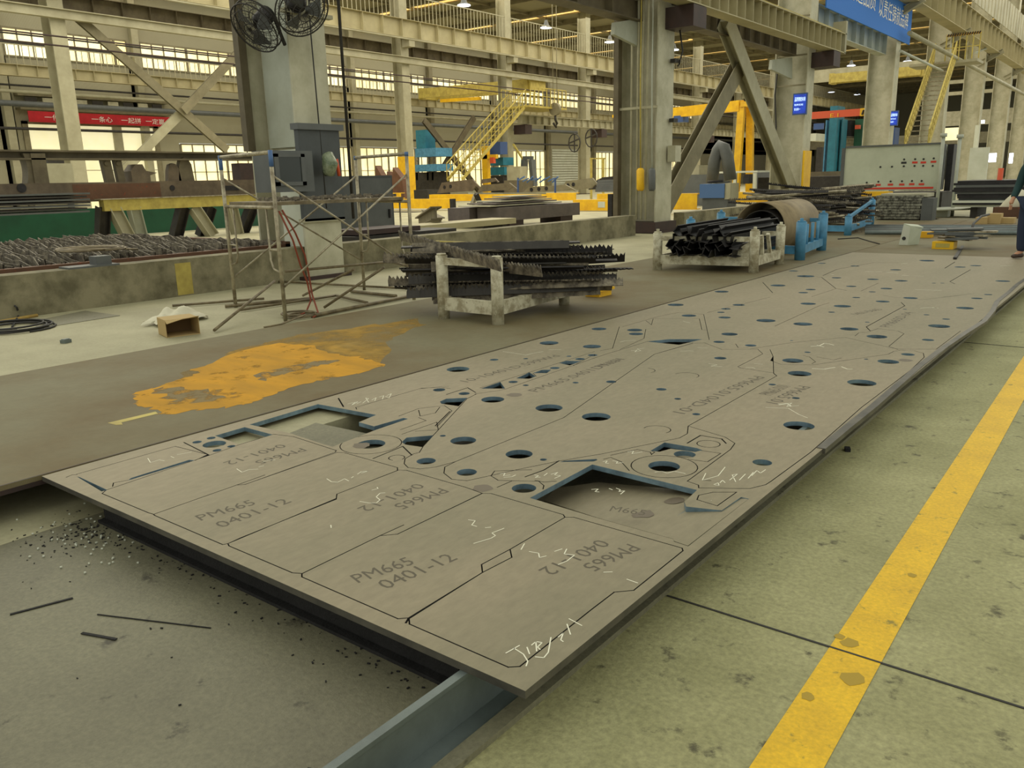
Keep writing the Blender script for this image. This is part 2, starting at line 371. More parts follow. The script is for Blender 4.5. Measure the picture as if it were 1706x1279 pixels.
for y, lab in ((34.0, 'wide beige column carrying a lit blue notice screen and a yellow corner guard'), (46.6, 'beige column just right of the orange crane beam'),
               (58.9, 'beige column standing behind the yellow stair'), (71, 'beige column right of the yellow stair'), (83.5, 'beige column behind the white standing cabinet door'), (96, 'distant beige column second from the right edge'), (108, 'most distant beige column at the right edge'), (120, 'faint beige column at the far right end')):
    colA[y] = rowA(y, lab)
y = 34.0; o = colA[y]
MB().box(-11.6, -11.52, 33.62, 34.42, 0, 2.45).build('corner_guard', 'yellow', o)
for z in (4.9, 6.0, 7.4): MB().box(-12.8, -11.65, 33.58, 33.66, z, z+.05).build('batten', 'olive', o)
MB().tube([(-12.75, 33.55, 5.8), (-12.8, 33.5, 4.6), (-12.7, 33.52, 3.4), (-12.75, 33.55, 2)], .03, 6).build('cable', 'rubber', o)
def screen(x0, x1, y, z0, z1, lab, name='notice_screen'):
    t = thing(name, lab, 'screen', (x0, y, z0))
    MB().box(x0, x1, y-.08, y, z0, z1).build('case', 'dkblue', t)
    MB().box(x0+.04, x1-.04, y-.09, y-.08, z0+.05, z1-.05).build('display', 'screenblue', t)
    w = x1-x0; h = z1-z0
    for s_, zz, hh, k in (('品质铸就未来', .62, .2, .75), ('精益求精 用心制造', .42, .09, .6), ('安全第一', .2, .12, .42)):
        text(s_, 'lettering', 'screentext', (x0+w*.14, y-.09, z0+h*zz), (1, 0, 0), (0, 0, 1), height=h*hh, width=w*k, parent=t, ext=.01)
a_ = AY(1320, 192, 33.5); b_ = AY(1346, 154, 33.5)
screen(a_.x, b_.x, 33.55, a_.z, b_.z, 'lit blue notice screen hung on the wide beige column')
a_ = AY(1482, 210, 46.3); b_ = AY(1498, 184, 46.3)
screen(a_.x, b_.x, 46.3, a_.z, b_.z, 'small lit blue screen on the column left of the stair')
# ---- column 1: fans, boxes
o = rowA(9.45, 'large beige steel column carrying two wall fans and a grey control box', 17.6, .76); c1 = o
MB().box(-11.6, -11.5, 9.02, 9.9, 1.0, 2.55).build('grey_cladding', 'dkgrey', o)
MB().box(-11.64, -11.44, 8.98, 9.96, 2.5, 2.6).build('cap_plate', 'grey', o)
MB().box(-12.75, -11.66, 9.36, 9.45, 2.25, 17).build('web_panel', 'pale', o)
MB().box(-12.95, -12.8, 8.95, 9.1, 2.2, 17).build('flange_lip', 'brown', o)
for z in (4.3, 5.6, 7.1): MB().box(-11.62, -11.5, 8.95, 9.95, z, z+.06).build('clamp', 'beige', o)
MB().tube([(-11.5, 9.5, 1.2), (-11.52, 9.47, 4), (-11.5, 9.5, 8)], .012, 6).build('cable', 'rubber', o)
MB().tube([(-11.45, 10.05, 1.0), (-11.45, 10.05, 12)], .028, 6).build('drain_pipe', 'dark', o)
MB().box(-12.35, -11.75, 9.2, 9.3, .05, 2.2).build('pale_cladding', 'whitec', o)
MB().box(-11.6, -11.56, 9.05, 9.85, .05, 1.0).build('foot_cladding', 'beige2', o)
MB().box(-11.62, -11.5, 8.98, 9.9, .98, 1.04).build('foot_cap', 'beige', o)
t = thing('control_box', 'grey steel control box with a dark window on the fan column', 'box', (-11.4, 8.7, 1.48))
MB().box(-11.75, -11.3, 8.28, 9.12, 1.5, 2.15).build('housing', 'grey', t)
MB().box(-11.31, -11.285, 8.42, 8.86, 1.66, 2.05).build('window', 'glassdark', t)
MB().box(-11.305, -11.27, 8.34, 8.94, 2.05, 2.1).box(-11.305, -11.27, 8.34, 8.94, 1.6, 1.66).box(-11.305, -11.27, 8.34, 8.42, 1.6, 2.1).box(-11.305, -11.27, 8.86, 8.94, 1.6, 2.1).build('window_frame', 'grey', t)
q = AX(547, 275, -11.3)
t = thing('siren', 'round device wrapped in clear film on the grey column foot', 'device', q)
m = MB(); m.tube([q+Vector((-.1, 0, -.12)), q+Vector((.0, 0, -.1)), q+Vector((.05, 0, .02)), q+Vector((.0, 0, .14)), q+Vector((-.1, 0, .15))], [.06, .12, .14, .11, .05], 9); m.build('body', 'clear', t)
MB().cyl(q+Vector((-.02, .2, .1)), q+Vector((-.02, .24, -.18)), .03, 8).build('handle', 'orange', t)
def fan(c, aim, lab, r=.42):
    c = Vector(c); d = Vector(aim).normalized(); t = thing('wall_fan', lab, 'fan', c, 'caged fans on the near column')
    m = MB(); a = d.cross(Vector((0, 0, 1))).normalized(); b = a.cross(d)
    for k, (rr, off) in enumerate(((r, 0), (r, .12), (r*.8, .17), (r*.55, .19), (r*.3, .2), (r*.8, -.05), (r*.5, -.08))):
        m.tube([c+d*off+(a*cos(2*pi*j/28)+b*sin(2*pi*j/28))*rr for j in range(28)], .007 if rr < r else .012, 5, True)
    for j in range(28):
        u = a*cos(2*pi*j/28)+b*sin(2*pi*j/28)
        m.tube([c+d*.2, c+d*.19+u*r*.5, c+d*.12+u*r, c+u*r, c-d*.08+u*r*.5], .004, 4)
    m.build('cage', 'dark', t)
    for j in range(3):
        th = 2*pi*j/3+.4; u = a*cos(th)+b*sin(th); v = a*cos(th+.9)+b*sin(th+.9)
        MB().prism([c+d*.05+u*.05, c+d*.02+u*r*.85, c+d*.1+v*r*.85, c+d*.1+v*.06], d*.008).build('blade', 'grey', t)
    MB().tube([c-d*.35, c-d*.3, c-d*.05, c+d*.02], [.08, .14, .14, .08], 14).build('motor', 'blackbar', t)
    MB().tube([c-d*.3, c-d*.45+Vector((0, 0, -.12)), Vector((-11.7, c.y*.5+9.4*.5, c.z-.3))], .03, 7).build('arm', 'dark', t)
q = AX(500, 12, -11.1); fan(q, (.75, -.1, -.6), 'caged wall fan high on the front of the large beige column')
q = AX(430, 40, -11.9); fan(q, (.1, -.9, -.75), 'caged wall fan with black motor left of the large beige column')
# dark cabinet behind column 1
q = G(590, 400); 
t = thing('cabinet', 'dark grey steel cabinet standing right behind the fan column', 'cabinet', (-15, 13.5, 0))
MB().box(-15.4, -14.6, 13.0, 14.1, 0, 1.78).build('body', 'dkgrey', t); MB().box(-14.6, -14.58, 13.06, 14.04, .1, 1.72).build('door', 'grey', t); MB().box(-14.58, -14.54, 13.9, 13.94, .8, 1.0).build('handle', 'blackbar', t)
# ---- column 2 with pipes
o = rowA(22.05, 'large beige column with pipes, hanging pendants and a maroon foot', 17.6, .95); c2 = o
MB().box(-12.9, -11.5, 21.4, 22.7, .02, .32).build('foot', 'dkbrown', o)
MB().box(-12.85, -12.7, 21.3, 21.5, .3, 17).build('lip', 'brown', o)
for x in (-12.35, -12.15, -12.0, -11.85): MB().cyl((x, 21.45, .4), (x, 21.45, 17), .035, 8).build('pipe', 'beige2', o)
for z in (3.45, 6.3, 8.0): MB().box(-12.8, -11.5, 21.38, 21.44, z, z+.07).build('clamp', 'beige', o)
for dz in (2.0, 3.1, 4.7, 5.6, 6.2): MB().box(-11.55, -11.4, 22.2, 22.45, dz, dz+.1).build('bracket', 'dark', o)
MB().tube([(-11.4, 22.4, 5.9), (-11.1, 22.5, 6.15), (-10.95, 22.5, 6.1)], .04, 6).build('cable', 'rubber', o)
MB().tube([(-11.4, 22.4, 4.6), (-11.3, 22.45, 5.0), (-11.4, 22.4, 5.7)], .025, 6).build('cable', 'rubber', o)
MB().box(-11.55, -11.3, 22.15, 22.5, 2.0, 2.45).build('junction_box', 'beige2', o)
for px, mt, lab, rr in ((1067, 'yellow', 'yellow pendant control hanging on the pipe-laden column', .11), (1086, 'grey', 'grey cylinder hanging on the pipe-laden column', .1)):
    a_ = AY(px, 318, 21.25); b_ = AY(px, 280, 21.25); c_ = AY(px, 130, 21.25)
    t = thing('pendant_control', lab, 'control', a_)
    MB().tube([a_, a_+Vector((0, 0, .06)), b_-Vector((0, 0, .06)), b_], [rr*.7, rr, rr, rr*.6], 12).build('body', mt, t)
    MB().tube([b_, c_, c_+Vector((0, 0, 5))], .02, 6).build('cable', 'yellow2' if mt == 'yellow' else 'pale', t)
# wall-side brackets (dark corbels) and the gantry runway beam
for y, k in ((22.0, 0), (34.0, 1)):
    t = colA[34.0] if k else c2
    MB().box(-11.6, -10.75, y-.05, y+.75, 5.55, 6.1).build('corbel', 'dkbrown', t)
def girder(x, y0, y1, zb, h, w, step, m1, name, lab, grp=None, t=.03, stiff_side=1):
    o = thing(name, lab, 'beam', (x, y0, zb), grp)
    MB().ib((x, y0, zb+h/2), (x, y1, zb+h/2), h, w, t).build('beam', m1, o)
    m = MB(); k = max(1, int((y1-y0)/step))
    for j in range(k+1):
        yy = y0+.02+(y1-y0-.04)*j/k
        m.box(x-w/2+.01, x+w/2-.01, yy-.012, yy+.012, zb+t, zb+h-t)
    s_ = m.build('stiffener', m1, o)
    if k > 20: s_['kind'] = 'stuff'
    return o
o = girder(-11.0, 10.5, 35.4, 6.12, .72, .5, .62, 'girder', 'runway_beam', 'short thick beige crane beam crossing above the triangular brace')
MB().box(-11.1, -10.9, 10.5, 35.4, 6.84, 6.94).build('rail', 'yellow2', o)
MB().box(-11.25, -10.75, 35.2, 35.4, 6.1, 7.3).build('end_stop', 'beige', o)
o = girder(-12.25, 22.6, 33.5, 6.0, .75, .45, .9, 'brown', 'tie_beam', 'dark brown stiffened beam between the near row columns above the brace')
z_ = AX(1430, 78, -12.25).z
girder(-12.25, 34.5, 46.1, z_, .95, .45, 1.2, 'pale', 'tie_beam', 'pale stiffened beam just under the blue banner')
z_ = AX(1000, 22, -12.25).z
girder(-12.25, 10, 21.5, z_, .9, .5, 1.5, 'brown', 'tie_beam', 'brown overhead beam entering the pipe-laden column from the left')
for pts_, t_ in ((((1019, 38), (1058, 32), (1058, 78), (1017, 58)), 'c2'), (((1282, 100), (1315, 96), (1315, 132), (1280, 116)), 'c3')):
    q_ = [AX(x, y, -12.3) for x, y in pts_]; MB().prism(q_, (.12, 0, 0)).build('haunch', 'pale', c2 if t_ == 'c2' else colA[34.0])
# triangular brace
def ibar(name, p, q, h, w, m, lab, cat='brace', grp=None, u=(1, 0, 0)):
    o = MB().ib(p, q, h, w, .03, u).build(name, m); return tag(o, lab, cat, grp)
p0, p1 = AX(1118, 320, -12.2), AX(1233, 105, -12.2)
p0, p1 = p0-(p1-p0)*.12, p1
t = thing('column_brace', 'large inverted V brace of steel beams between two beige columns', 'brace', (-12.2, 28, 0))
MB().ib(p0, p1, .3, .62, .03, (1, 0, 0)).build('left_leg', 'olive', t)
p2, p3 = AX(1207, 35, -12.0), AX(1318, 322, -12.0)
p3 = p3+(p3-p2)*.08
MB().ib(p2, p3, .35, .6, .03, (1, 0, 0)).build('right_leg', 'beige', t)
# row A high girder at top right with rail, row B girders
o = girder(-11.15, 40, 190, 9.58, 1.45, .7, 1.5, 'girder', 'crane_girder', 'huge beige crane girder running along the top right corner')
m = MB()
for k in range(100): m.box(-10.85, -10.8, 42+k*1.2, 42.9+k*1.2, 11.4, 13.2)
m.build('sheeting', 'beige', o)
for y in (46.6, 58.9, 71, 83.5, 96):
    MB().ib((-12.2, y, 8.9), (-10.6, y-.0, 9.7), .3, .3, .02).build('bracket', 'beige', o)
MB().tube([(-11.0, 46, 8.1), (-10.9, 80, 7.7), (-10.9, 120, 7.6)], .12, 8).build('conduit', 'beige', o)
# banner blue
a_ = AX(1376, 25, -11.5); b_ = AX(1515, 80, -11.5); c_ = AX(1515, 25, -11.5)
zb, zt = 7.85, 9.62
t = thing('banner', 'long blue banner with white characters hung above the near column row', 'banner', (-11.5, a_.y, zb))
y0, y1 = a_.y, b_.y
MB().box(-11.55, -11.5, y0, y1, zb, zt).build('cloth', 'bluecloth', t)
L_ = y1-y0
text('用良心打造品质', 'lettering', 'white_ink', (-11.5, y0+L_*-.02, zb+.72), (0, 1, 0), (0, 0, 1), width=L_*.52, height=.82, parent=t, ext=.01)
text('以责任铸就品牌', 'lettering', 'white_ink', (-11.5, y0+L_*.545, zb+.62), (0, 1, 0), (0, 0, 1), width=L_*.40, height=.82, parent=t, ext=.01)
# girders of far row
o = girder(-47.1, 8, 190, 12.2, 1.3, .7, 1.95, 'girder', 'crane_girder', 'long pale crane girder with square panels on the far column row')
MB().tube([(-46.7, 8, 12.1), (-46.7, 190, 12.1)], .06, 6).build('conduit', 'beige', o)
def railing(x, y0, y1, z, h, lab, m='beige', step=.3, vert=None):
    t = thing('railing', lab, 'railing', (x, y0, z))
    mm = MB(); k = int((y1-y0)/step)
    for j in range(k): mm.bar((x, y0+j*step, z), (x, y0+j*step, z+h), .04, .04)
    o = mm.build('pickets', m, t); o['kind'] = 'stuff'
    MB().bar((x, y0, z+h), (x, y1, z+h), .07, .07).build('top_rail', m, t)
railing(-47.6, 30, 190, 13.5, 1.9, 'picket railing along the top of the far crane girder', 'beige', .42)
o = girder(-49.3, 8, 190, 11.1, 1.0, .5, 1.7, 'brown', 'crane_girder', 'dark ribbed girder seen just beneath the pale crane girder')
o = MB().ib((-47.3, 8, 10.68), (-47.3, 190, 10.68), .5, .35, .05).build('tie_beam', 'beige'); tag(o, 'slim beige tie beam under the ribbed girder of the far row', 'beam')
# low girder with brackets
o = girder(-46.5, 61, 190, 6.45, .75, .5, 1.1, 'beige', 'runway_beam', 'low beige runway beam on dark brackets along the far row')
for y in (60.9, 73.8, 86.7, 99.6): MB().box(-47.5, -46.2, y+.5, y+1.5, 5.6, 6.4).build('bracket', 'dkbrown', o)
for z in (8.9, 9.35): tag(MB().tube([(-46.2, 8, z), (-46.2, 190, z)], .045, 5).build('conductor_rail', 'dkbrown'), 'upper of two thin conductor rails along the far row' if z > 9 else 'lower of two thin conductor rails along the far row', 'rail')
# wall-side girder, walkway rails and pipes
o = girder(-63, 8, 190, 9.3, .75, .5, 1.3, 'girder', 'crane_girder', 'wall-side crane girder under the high strip windows')
railing(-63.3, 8, 190, 10.05, 1.35, 'walkway railing in front of the high strip windows', 'beige', .45)
for z, r, lab in ((8.35, .12, 'pale service pipe under the wall-side girder'), (7.55, .2, 'thick grey service pipe above the lorry door'), (5.9, .1, 'thin service pipe on the wall above the low windows'), (8.75, .07, 'thin dark pipe just under the wall-side girder'), (12.1, .06, 'upper dark line crossing the high strip windows'), (11.5, .06, 'lower dark line crossing the high strip windows')):
    tag(MB().tube([(-63.4, 8, z), (-63.4, 190, z)], r, 7).build('service_pipe', 'beige' if 'pale' in lab else ('grey' if 'grey' in lab else 'dark')), lab, 'pipe')
# cross braces of the far row
def brace(px, lab, m='brown', X=-47.8, w=.5):
    p, q = AX(px[0], px[1], X), AX(px[2], px[3], X)
    return tag(MB().ib(p, q, .2, w, .03, (1, 0, 0)).build('cross_brace', m), lab, 'brace')
brace((128, 28, 378, 250), 'long brace falling right from the girder to the scaffold top', 'olive')
brace((412, 72, 305, 185), 'upper brace rising right toward the wall fans', 'olive', -47.6)
brace((300, 190, 205, 285), 'lower brace falling left behind the brown girder', 'beige', -48.1)
brace((706, 200, 800, 320), 'dark brace falling right behind the yellow stair', 'brown', -49)
brace((790, 195, 735, 285), 'dark brace rising right behind the yellow stair', 'brown', -49.3)
brace((1028, 228, 1056, 252), 'short bracket strut left of the pipe-laden column', 'brown', -30, .25)
# shutter of slats at right of windows
o = MB()
for k in range(16): o.box(XW+.0, XW+.08, 93.5, 102.5, .3+k*.33, .3+k*.33+.24)
struct(o.build('door_2', 'whitec'))
# ======================= the cut plate =======================
ZP = .2; TH = .026; KF = .0052
CR = {'3': (0, 500, .2521), '4': (60, 640, .29326), '5': (400, 640, .25205), '6': (780, 640, .29326), '7': (500, 900, .29638), '8': (700, 480, .29326),
      '9': (1000, 420, .20516), 'a': (1250, 420, .20516), 'b': (1400, 380, .17979), 'c': (850, 620, .29326)}
def cp(k, u, v): x, y, s = CR[k]; return (x+u*s, y+v*s)
def W2(k, u, v): p = G(*cp(k, u, v), ZP); return Vector((p.x, p.y))
def PL(spec):        # 'k u,v u,v ... k u,v' -> list of ground points
    out = []; k = None
    for tk in spec.split():
        if ',' in tk: u, v = tk.split(','); out.append(W2(k, float(u), float(v)))
        else: k = tk
    return out
XL, XR, YN, YF = -4.325, -1.25, 1.61, 15.4
lines = []; cuts = []
def Kf(spec, w=KF): lines.append((PL(spec), w, False))
def Kc(spec, w=KF): lines.append((PL(spec), w, True))
def Hp(spec): cuts.append(PL(spec))
def rad(k, u, v, hw):
    a = cp(k, u-hw, v); b = cp(k, u+hw, v); return (G(*a, ZP)-G(*b, ZP)).length*.5
def circ(c, r, n, a0=0, a1=2*pi): return [c+Vector((cos(a0+(a1-a0)*i/n), sin(a0+(a1-a0)*i/n)))*r for i in range(n)]
def Hc(k, *cs):
    for (u, v, hw) in cs: cuts.append(circ(W2(k, u, v), rad(k, u, v, hw), 24 if hw > 35 else 12))
def Kd(k, u, v, hw, w=KF): lines.append((circ(W2(k, u, v), rad(k, u, v, hw), 32), w, True))
def Ka(k, u, v, hw, a0, a1): 
    c = W2(k, u, v); r = rad(k, u, v, hw); lines.append((circ(c, r, 18, radians(a0), radians(a1)), KF, False))
# five rectangles
s1 = '4 668,738 1140,572 1190,568 1240,550 1700,385 5 635,450'
Kc('4 375,620 640,730 668,738 1140,572 1190,568 1240,550 1700,385 5 635,437 350,345 222,330 4 1155,343 985,403 400,600')
Kc('4 668,738 675,745 1060,910 1090,905 1400,775 1700,650 5 635,760 640,725 1040,570 1040,550 690,452 640,450 4 1240,550 1190,568 1140,572')
Kc('4 1090,905 1100,915 7 5,185 4 1240,983 7 5,185')if 0 else None
Kc('4 1090,905 1097,918 5 345,1245 410,1250 925,1000 1040,990 1600,720 1490,680 1100,568 1045,567 640,725 635,760 0,1015')
Kc('7 10,187 10,205 550,440 610,435 1025,180 1190,95 1180,50 6 550,755 540,740 130,620 80,620 5 1040,990 925,1000')
Kc('7 612,440 615,470 1170,712 1235,708 6 700,1279 830,1180 940,1170 1220,945 1215,930 600,755 550,755 7 1180,50 1190,95 1025,180')
Kf('7 1025,180 1020,135 1180,50'); Kf('4 1140,572 1300,515'); Kf('5 925,1000 1080,930'); Kf('7 595,462 610,438', .008)
# left strip piece and wedges
Kf('4 232,510 790,352 975,398 905,432'); Kf('4 520,545 440,560 435,580')
Hp('4 520,547 540,532 870,429 900,431'); Hp('4 232,524 250,528 405,600 372,608')
Kf('4 172,528 205,514 232,512'); Kf('4 840,330 985,403', .008)
Hp('4 1018,292 1185,243 1345,286 1153,340')
Hc('4', (1013, 340, 62), (915, 328, 25), (995, 305, 24), (1110, 352, 22), (1028, 375, 24))
# big opening at the left edge
Hp('5 62,266 515,131 900,202 785,250 885,278 1080,222 1110,228 900,300 610,412 550,395 320,320')
Kf('5 650,92 683,148', .01); Kf('5 770,165 765,152 1200,25 1330,20 1390,28')
Kd('5', 865, 395, 198); Hc('5', (865, 395, 93))
Hp('5 1068,382 1100,352 1275,337 1205,415 1092,398')
Kf('5 880,490 1075,410 1135,468', .008); Ka('5', 1035, 485, 52, 0, 300)
Kf('5 1050,210 1180,160 1350,140 1400,175 1300,280'); Kf('5 1060,300 1230,240 1180,220'); Kf('5 1180,170 1190,210 1290,190 1320,150'); Kf('5 1290,275 1385,180', .008); Kf('5 1070,330 1300,250 1310,300 1160,310')
# first gusset
Kc('5 1145,460 1185,450 1210,410 1500,95 1560,65 8 310,600 420,585 480,574 1060,372 1132,352 1290,302 1550,310 1330,375 815,735 200,985 90,1015 0,1026 5 1110,550 1085,525 1090,492')
Hc('5', (1475, 372, 85), (1230, 507, 63), (1340, 340, 20)); Hc('8', (412, 632, 65), (732, 680, 77))
# second gusset
Kc('8 200,985 140,1015 135,1050 180,1085 265,1093 400,1064 6 300,480 510,437 760,395 1050,335 1200,305 1245,280 1250,237 c 1515,20 9 1405,980 1140,940 1117,930 1320,825 1280,788 990,790 845,735 752,740 8 1330,375 815,735')
Hc('8', (562, 942, 77), (265, 1045, 57), (1000, 730, 82), (700, 973, 20), (600, 551, 17), (883, 536, 18), (1085, 531, 30), (1370, 574, 30), (1463, 628, 20), (1568, 715, 23))
Ka('8', 1345, 803, 78, -20, 200); Ka('9', 700, 1000, 100, -10, 190); Ka('9', 350, 960, 95, -20, 100)
# small pieces along the near opening
Kf('6 360,485 150,492 130,520 170,545 260,548'); Hc('6', (317, 590, 70))
Kf('6 165,585 250,548 400,550 430,575 425,595'); Kf('6 325,525 430,487 515,435', .008); Kf('6 380,545 430,555 500,550')
Hp('6 520,441 545,434 728,424 735,430 712,438'); Kf('6 770,425 810,415 870,440 915,490'); Kf('6 810,403 960,370 1035,385 1042,400')
Hp('6 350,645 705,455 1300,600 1228,668 1238,694 1440,716 1550,640 1595,650 1250,920 1168,893 1168,880 770,770')
Kc('6 1300,655 1310,630 1390,613 1525,612 1415,690')
Kd('6', 1113, 465, 188); Hc('6', (1113, 465, 90), (1230, 398, 62))
Hp('6 1035,378 1115,330 1300,362 1330,374 1290,384 1150,366 1088,383')
Kf('6 1310,374 1435,392 1360,440 1250,425'); Kd('6', 1365, 338, 65)
Kf('6 1245,334 1320,290 1440,310 1465,335', .009)
Kf('6 1042,398 1060,385 1040,378')
# right hand gusset
Kc('6 1250,237 1460,300 1515,335 1490,370 1245,550 1308,572 1310,588 1600,592 1690,570 c 1480,620 1706,455 a 905,1258 1300,960 1412,852 1405,820 1330,800 1220,795 1165,805 1120,828 720,885 500,915 250,910 165,880 185,846 190,985 215,1005 c 1515,20')
Hc('c', (1640, 303, 87), (1432, 512, 55)); Hc('a', (400, 985, 95), (905, 1060, 115), (178, 1074, 30), (370, 1184, 32), (1120, 888, 85), (1280, 830, 53), (940, 868, 18), (345, 880, 85))
Kf('a 0,785 130,765 330,735 770,692 1120,770 1200,787 1510,787'); Kf('a 1510,787 1706,640'); Kf('a 160,790 185,846')
Kf('a 430,838 480,850 530,890 500,905'); Kf('a 540,850 680,875 740,858'); Kf('9 1100,745 1120,775 1200,775')
# far pieces
Kf('a 1200,790 1125,765 1248,662 1200,640 1040,620 975,640'); Kf('a 975,640 942,606 1255,435 1225,408', .009)
Kf('a 850,680 880,655 975,645'); Hc('a', (1028, 685, 82))
Kf('9 155,605 100,780 0,800'); Kf('9 370,625 355,700 160,790'); Kf('9 180,605 480,520 630,490 840,505 885,710'); Kf('9 370,555 415,590 430,540'); Kf('9 440,540 805,540 825,630 860,632')
Hp('9 375,725 560,706 832,706 640,752'); Kf('9 1320,245 1400,330', .009); Kf('9 870,490 1380,365')
Hc('9', (612, 427, 66), (985, 320, 58), (720, 515, 60), (280, 632, 62), (290, 663, 58), (1125, 428, 50), (1345, 555, 78), (1645, 583, 75), (1050, 665, 66), (965, 728, 46), (1222, 757, 46), (975, 860, 50), (20, 622, 30), (1010, 530, 50), (1020, 460, 40), (980, 488, 32))
Hc('8', (732, 311, 54), (976, 331, 52), (215, 460, 64), (420, 406, 25), (1016, 231, 42), (108, 577, 35), (250, 598, 32), (528, 532, 27), (765, 453, 28), (908, 402, 28), (980, 380, 28), (845, 386, 15), (600, 400, 14))
Hp('8 112,643 150,627 268,622 220,670 120,656'); Hp('8 345,570 455,532 483,570'); Hp('8 545,512 620,478 658,500 620,514'); Hp('8 790,425 830,412 915,414 850,438'); Hp('8 640,482 690,464 745,462 720,482')
Kf('8 340,566 990,360'); Kf('8 0,570 160,556'); Kf('8 150,603 270,565 315,592', .009); Kf('8 660,500 640,482'); Kf('8 870,440 990,375')
Hc('a', (470, 418, 63), (748, 438, 70), (803, 623, 74), (427, 583, 78), (1533, 600, 86), (1443, 712, 48), (660, 487, 28), (1075, 400, 55), (1300, 372, 58), (820, 277, 42), (1105, 295, 48), (860, 368, 33), (990, 322, 30), (225, 270, 62), (490, 303, 42), (430, 328, 40), (700, 208, 40), (995, 220, 48), (1225, 232, 52), (1490, 250, 18), (1560, 250, 18), (450, 195, 72), (1590, 543, 32), (1430, 508, 24), (950, 568, 20), (1255, 463, 18), (350, 152, 38), (580, 90, 34), (1180, 143, 46), (850, 112, 38), (465, 812, 26), (335, 717, 14), (1440, 70, 55))
Kf('a 540,200 580,205 695,295 780,310', .009); Kf('a 690,298 500,360'); Kf('a 200,600 560,435 640,410'); Kf('a 590,190 700,140 1000,85 1200,85', .01); Kf('a 1580,130 1660,80', .012); Kf('a 1620,240 1706,190'); Kf('a 1080,350 1160,365 1400,385 1706,350'); Kf('a 900,315 1040,250')
Hc('b', (1155, 740, 80), (1265, 650, 52), (1505, 490, 66), (1255, 347, 52), (1110, 360, 52), (1370, 615, 38), (800, 300, 70))
Kf('b 1205,385 1015,495 1060,515', .01); Kf('b 940,640 1240,605')
# ---- cells by constrained triangulation
V = []; F = []; kinds = []
def addf(pts, kind):
    n0 = len(V); V.extend([Vector((round(p.x, 5), round(p.y, 5))) for p in pts]); F.append(list(range(n0, n0+len(pts)))); kinds.append(kind)
addf([Vector((XL, YN)), Vector((XR, YN)), Vector((XR, YF)), Vector((XL, YF))], 'plate')
def ccw(p): return sum(p[i-1].x*p[i].y-p[i].x*p[i-1].y for i in range(len(p))) > 0
for c_ in cuts: addf(c_ if ccw(c_) else c_[::-1], 'hole')
for pts, w, closed in lines:
    seg = list(zip(pts, pts[1:]+([pts[0]] if closed else pts[-1:])))
    if not closed: seg = seg[:-1]
    for p, q in seg:
        d = q-p
        if d.length < 1e-4: continue
        d.normalize(); n_ = Vector((-d.y, d.x))*w/2; e_ = d*w/2
        addf([p-e_-n_, q+e_-n_, q+e_+n_, p-e_+n_], 'kerf')
ov, oe, of, _, _, ofo = delaunay_2d_cdt(V, [], F, 0, 1e-5)
keep = [i for i, f in enumerate(of) if ofo[i] and 0 in ofo[i] and all(kinds[k] == 'plate' for k in ofo[i])]
hedge = set()
for i, f in enumerate(of):
    if ofo[i] and 0 in ofo[i] and any(kinds[k] == 'hole' for k in ofo[i]):
        f = list(f)
        for a, b in zip(f, f[1:]+f[:1]): hedge.add((min(a, b), max(a, b)))
par = {i: i for i in keep}
def find(i):
    while par[i] != i: par[i] = par[par[i]]; i = par[i]
    return i
em = {}
for i in keep:
    f = of[i]
    for a, b in zip(f, f[1:]+f[:1]) if isinstance(f, list) else zip(f, list(f[1:])+[f[0]]):
        em.setdefault((min(a, b), max(a, b)), []).append(i)
for t_ in em.values():
    if len(t_) == 2: par[find(t_[0])] = find(t_[1])
comp = {}
for i in keep: comp.setdefault(find(i), []).append(i)
def tarea(f): a, b, c_ = [ov[k] for k in f[:3]]; return abs((b-a).cross(c_-a))/2
comps = sorted(((sum(tarea(of[i]) for i in c_), c_) for c_ in comp.values()), key=lambda t: -t[0])
comps = [c_ for c_ in comps if c_[0] > .0012]
def inside(p, c_):
    for i in c_:
        a, b, d = [ov[k] for k in of[i][:3]]
        s1 = (b-a).cross(p-a); s2 = (d-b).cross(p-b); s3 = (a-d).cross(p-d)
        if (s1 >= 0 and s2 >= 0 and s3 >= 0) or (s1 <= 0 and s2 <= 0 and s3 <= 0): return True
    return False
PIECE = []
def piece(c_, name, drop=0):
    idx = {}; vs = []; fs = []; mi = []
    def vi(k, top):
        if (k, top) not in idx:
            idx[(k, top)] = len(vs); vs.append((ov[k].x, ov[k].y, ZP-drop-(0 if top else TH)))
        return idx[(k, top)]
    cnt = {}
    for i in c_:
        f = list(of[i])
        for a, b in zip(f, f[1:]+f[:1]): cnt[(a, b)] = 1
    for i in c_:
        f = list(of[i]); fs.append([vi(k, 1) for k in f]); mi.append(0); fs.append([vi(k, 0) for k in f][::-1]); mi.append(0)
    for (a, b) in cnt:
        if (b, a) not in cnt:
            pa, pb = ov[a], ov[b]
            outer = (abs(pa.x-XR) < 1e-3 and abs(pb.x-XR) < 1e-3) or (abs(pa.y-YN) < 1e-3 and abs(pb.y-YN) < 1e-3) or (abs(pa.x-XL) < 1e-3 and abs(pb.x-XL) < 1e-3)
            fs.append([vi(a, 1), vi(a, 0), vi(b, 0), vi(b, 1)]); mi.append(2 if outer else (1 if (min(a, b), max(a, b)) in hedge else 3))
    me = bpy.data.meshes.new(name); me.from_pydata(vs, [], fs)
    for i, p in enumerate(me.polygons): p.material_index = mi[i]
    for x in ('plate', 'edge', 'edge_dark', 'kerf'): me.materials.append(K[x])
    bm = bmesh.new(); bm.from_mesh(me); bmesh.ops.recalc_face_normals(bm, faces=bm.faces); bm.to_mesh(me); bm.free()
    o = bpy.data.objects.new(name, me); C.objects.link(o); ORG[o.name] = Vector((0, 0, 0)); PIECE.append((o, c_)); return o
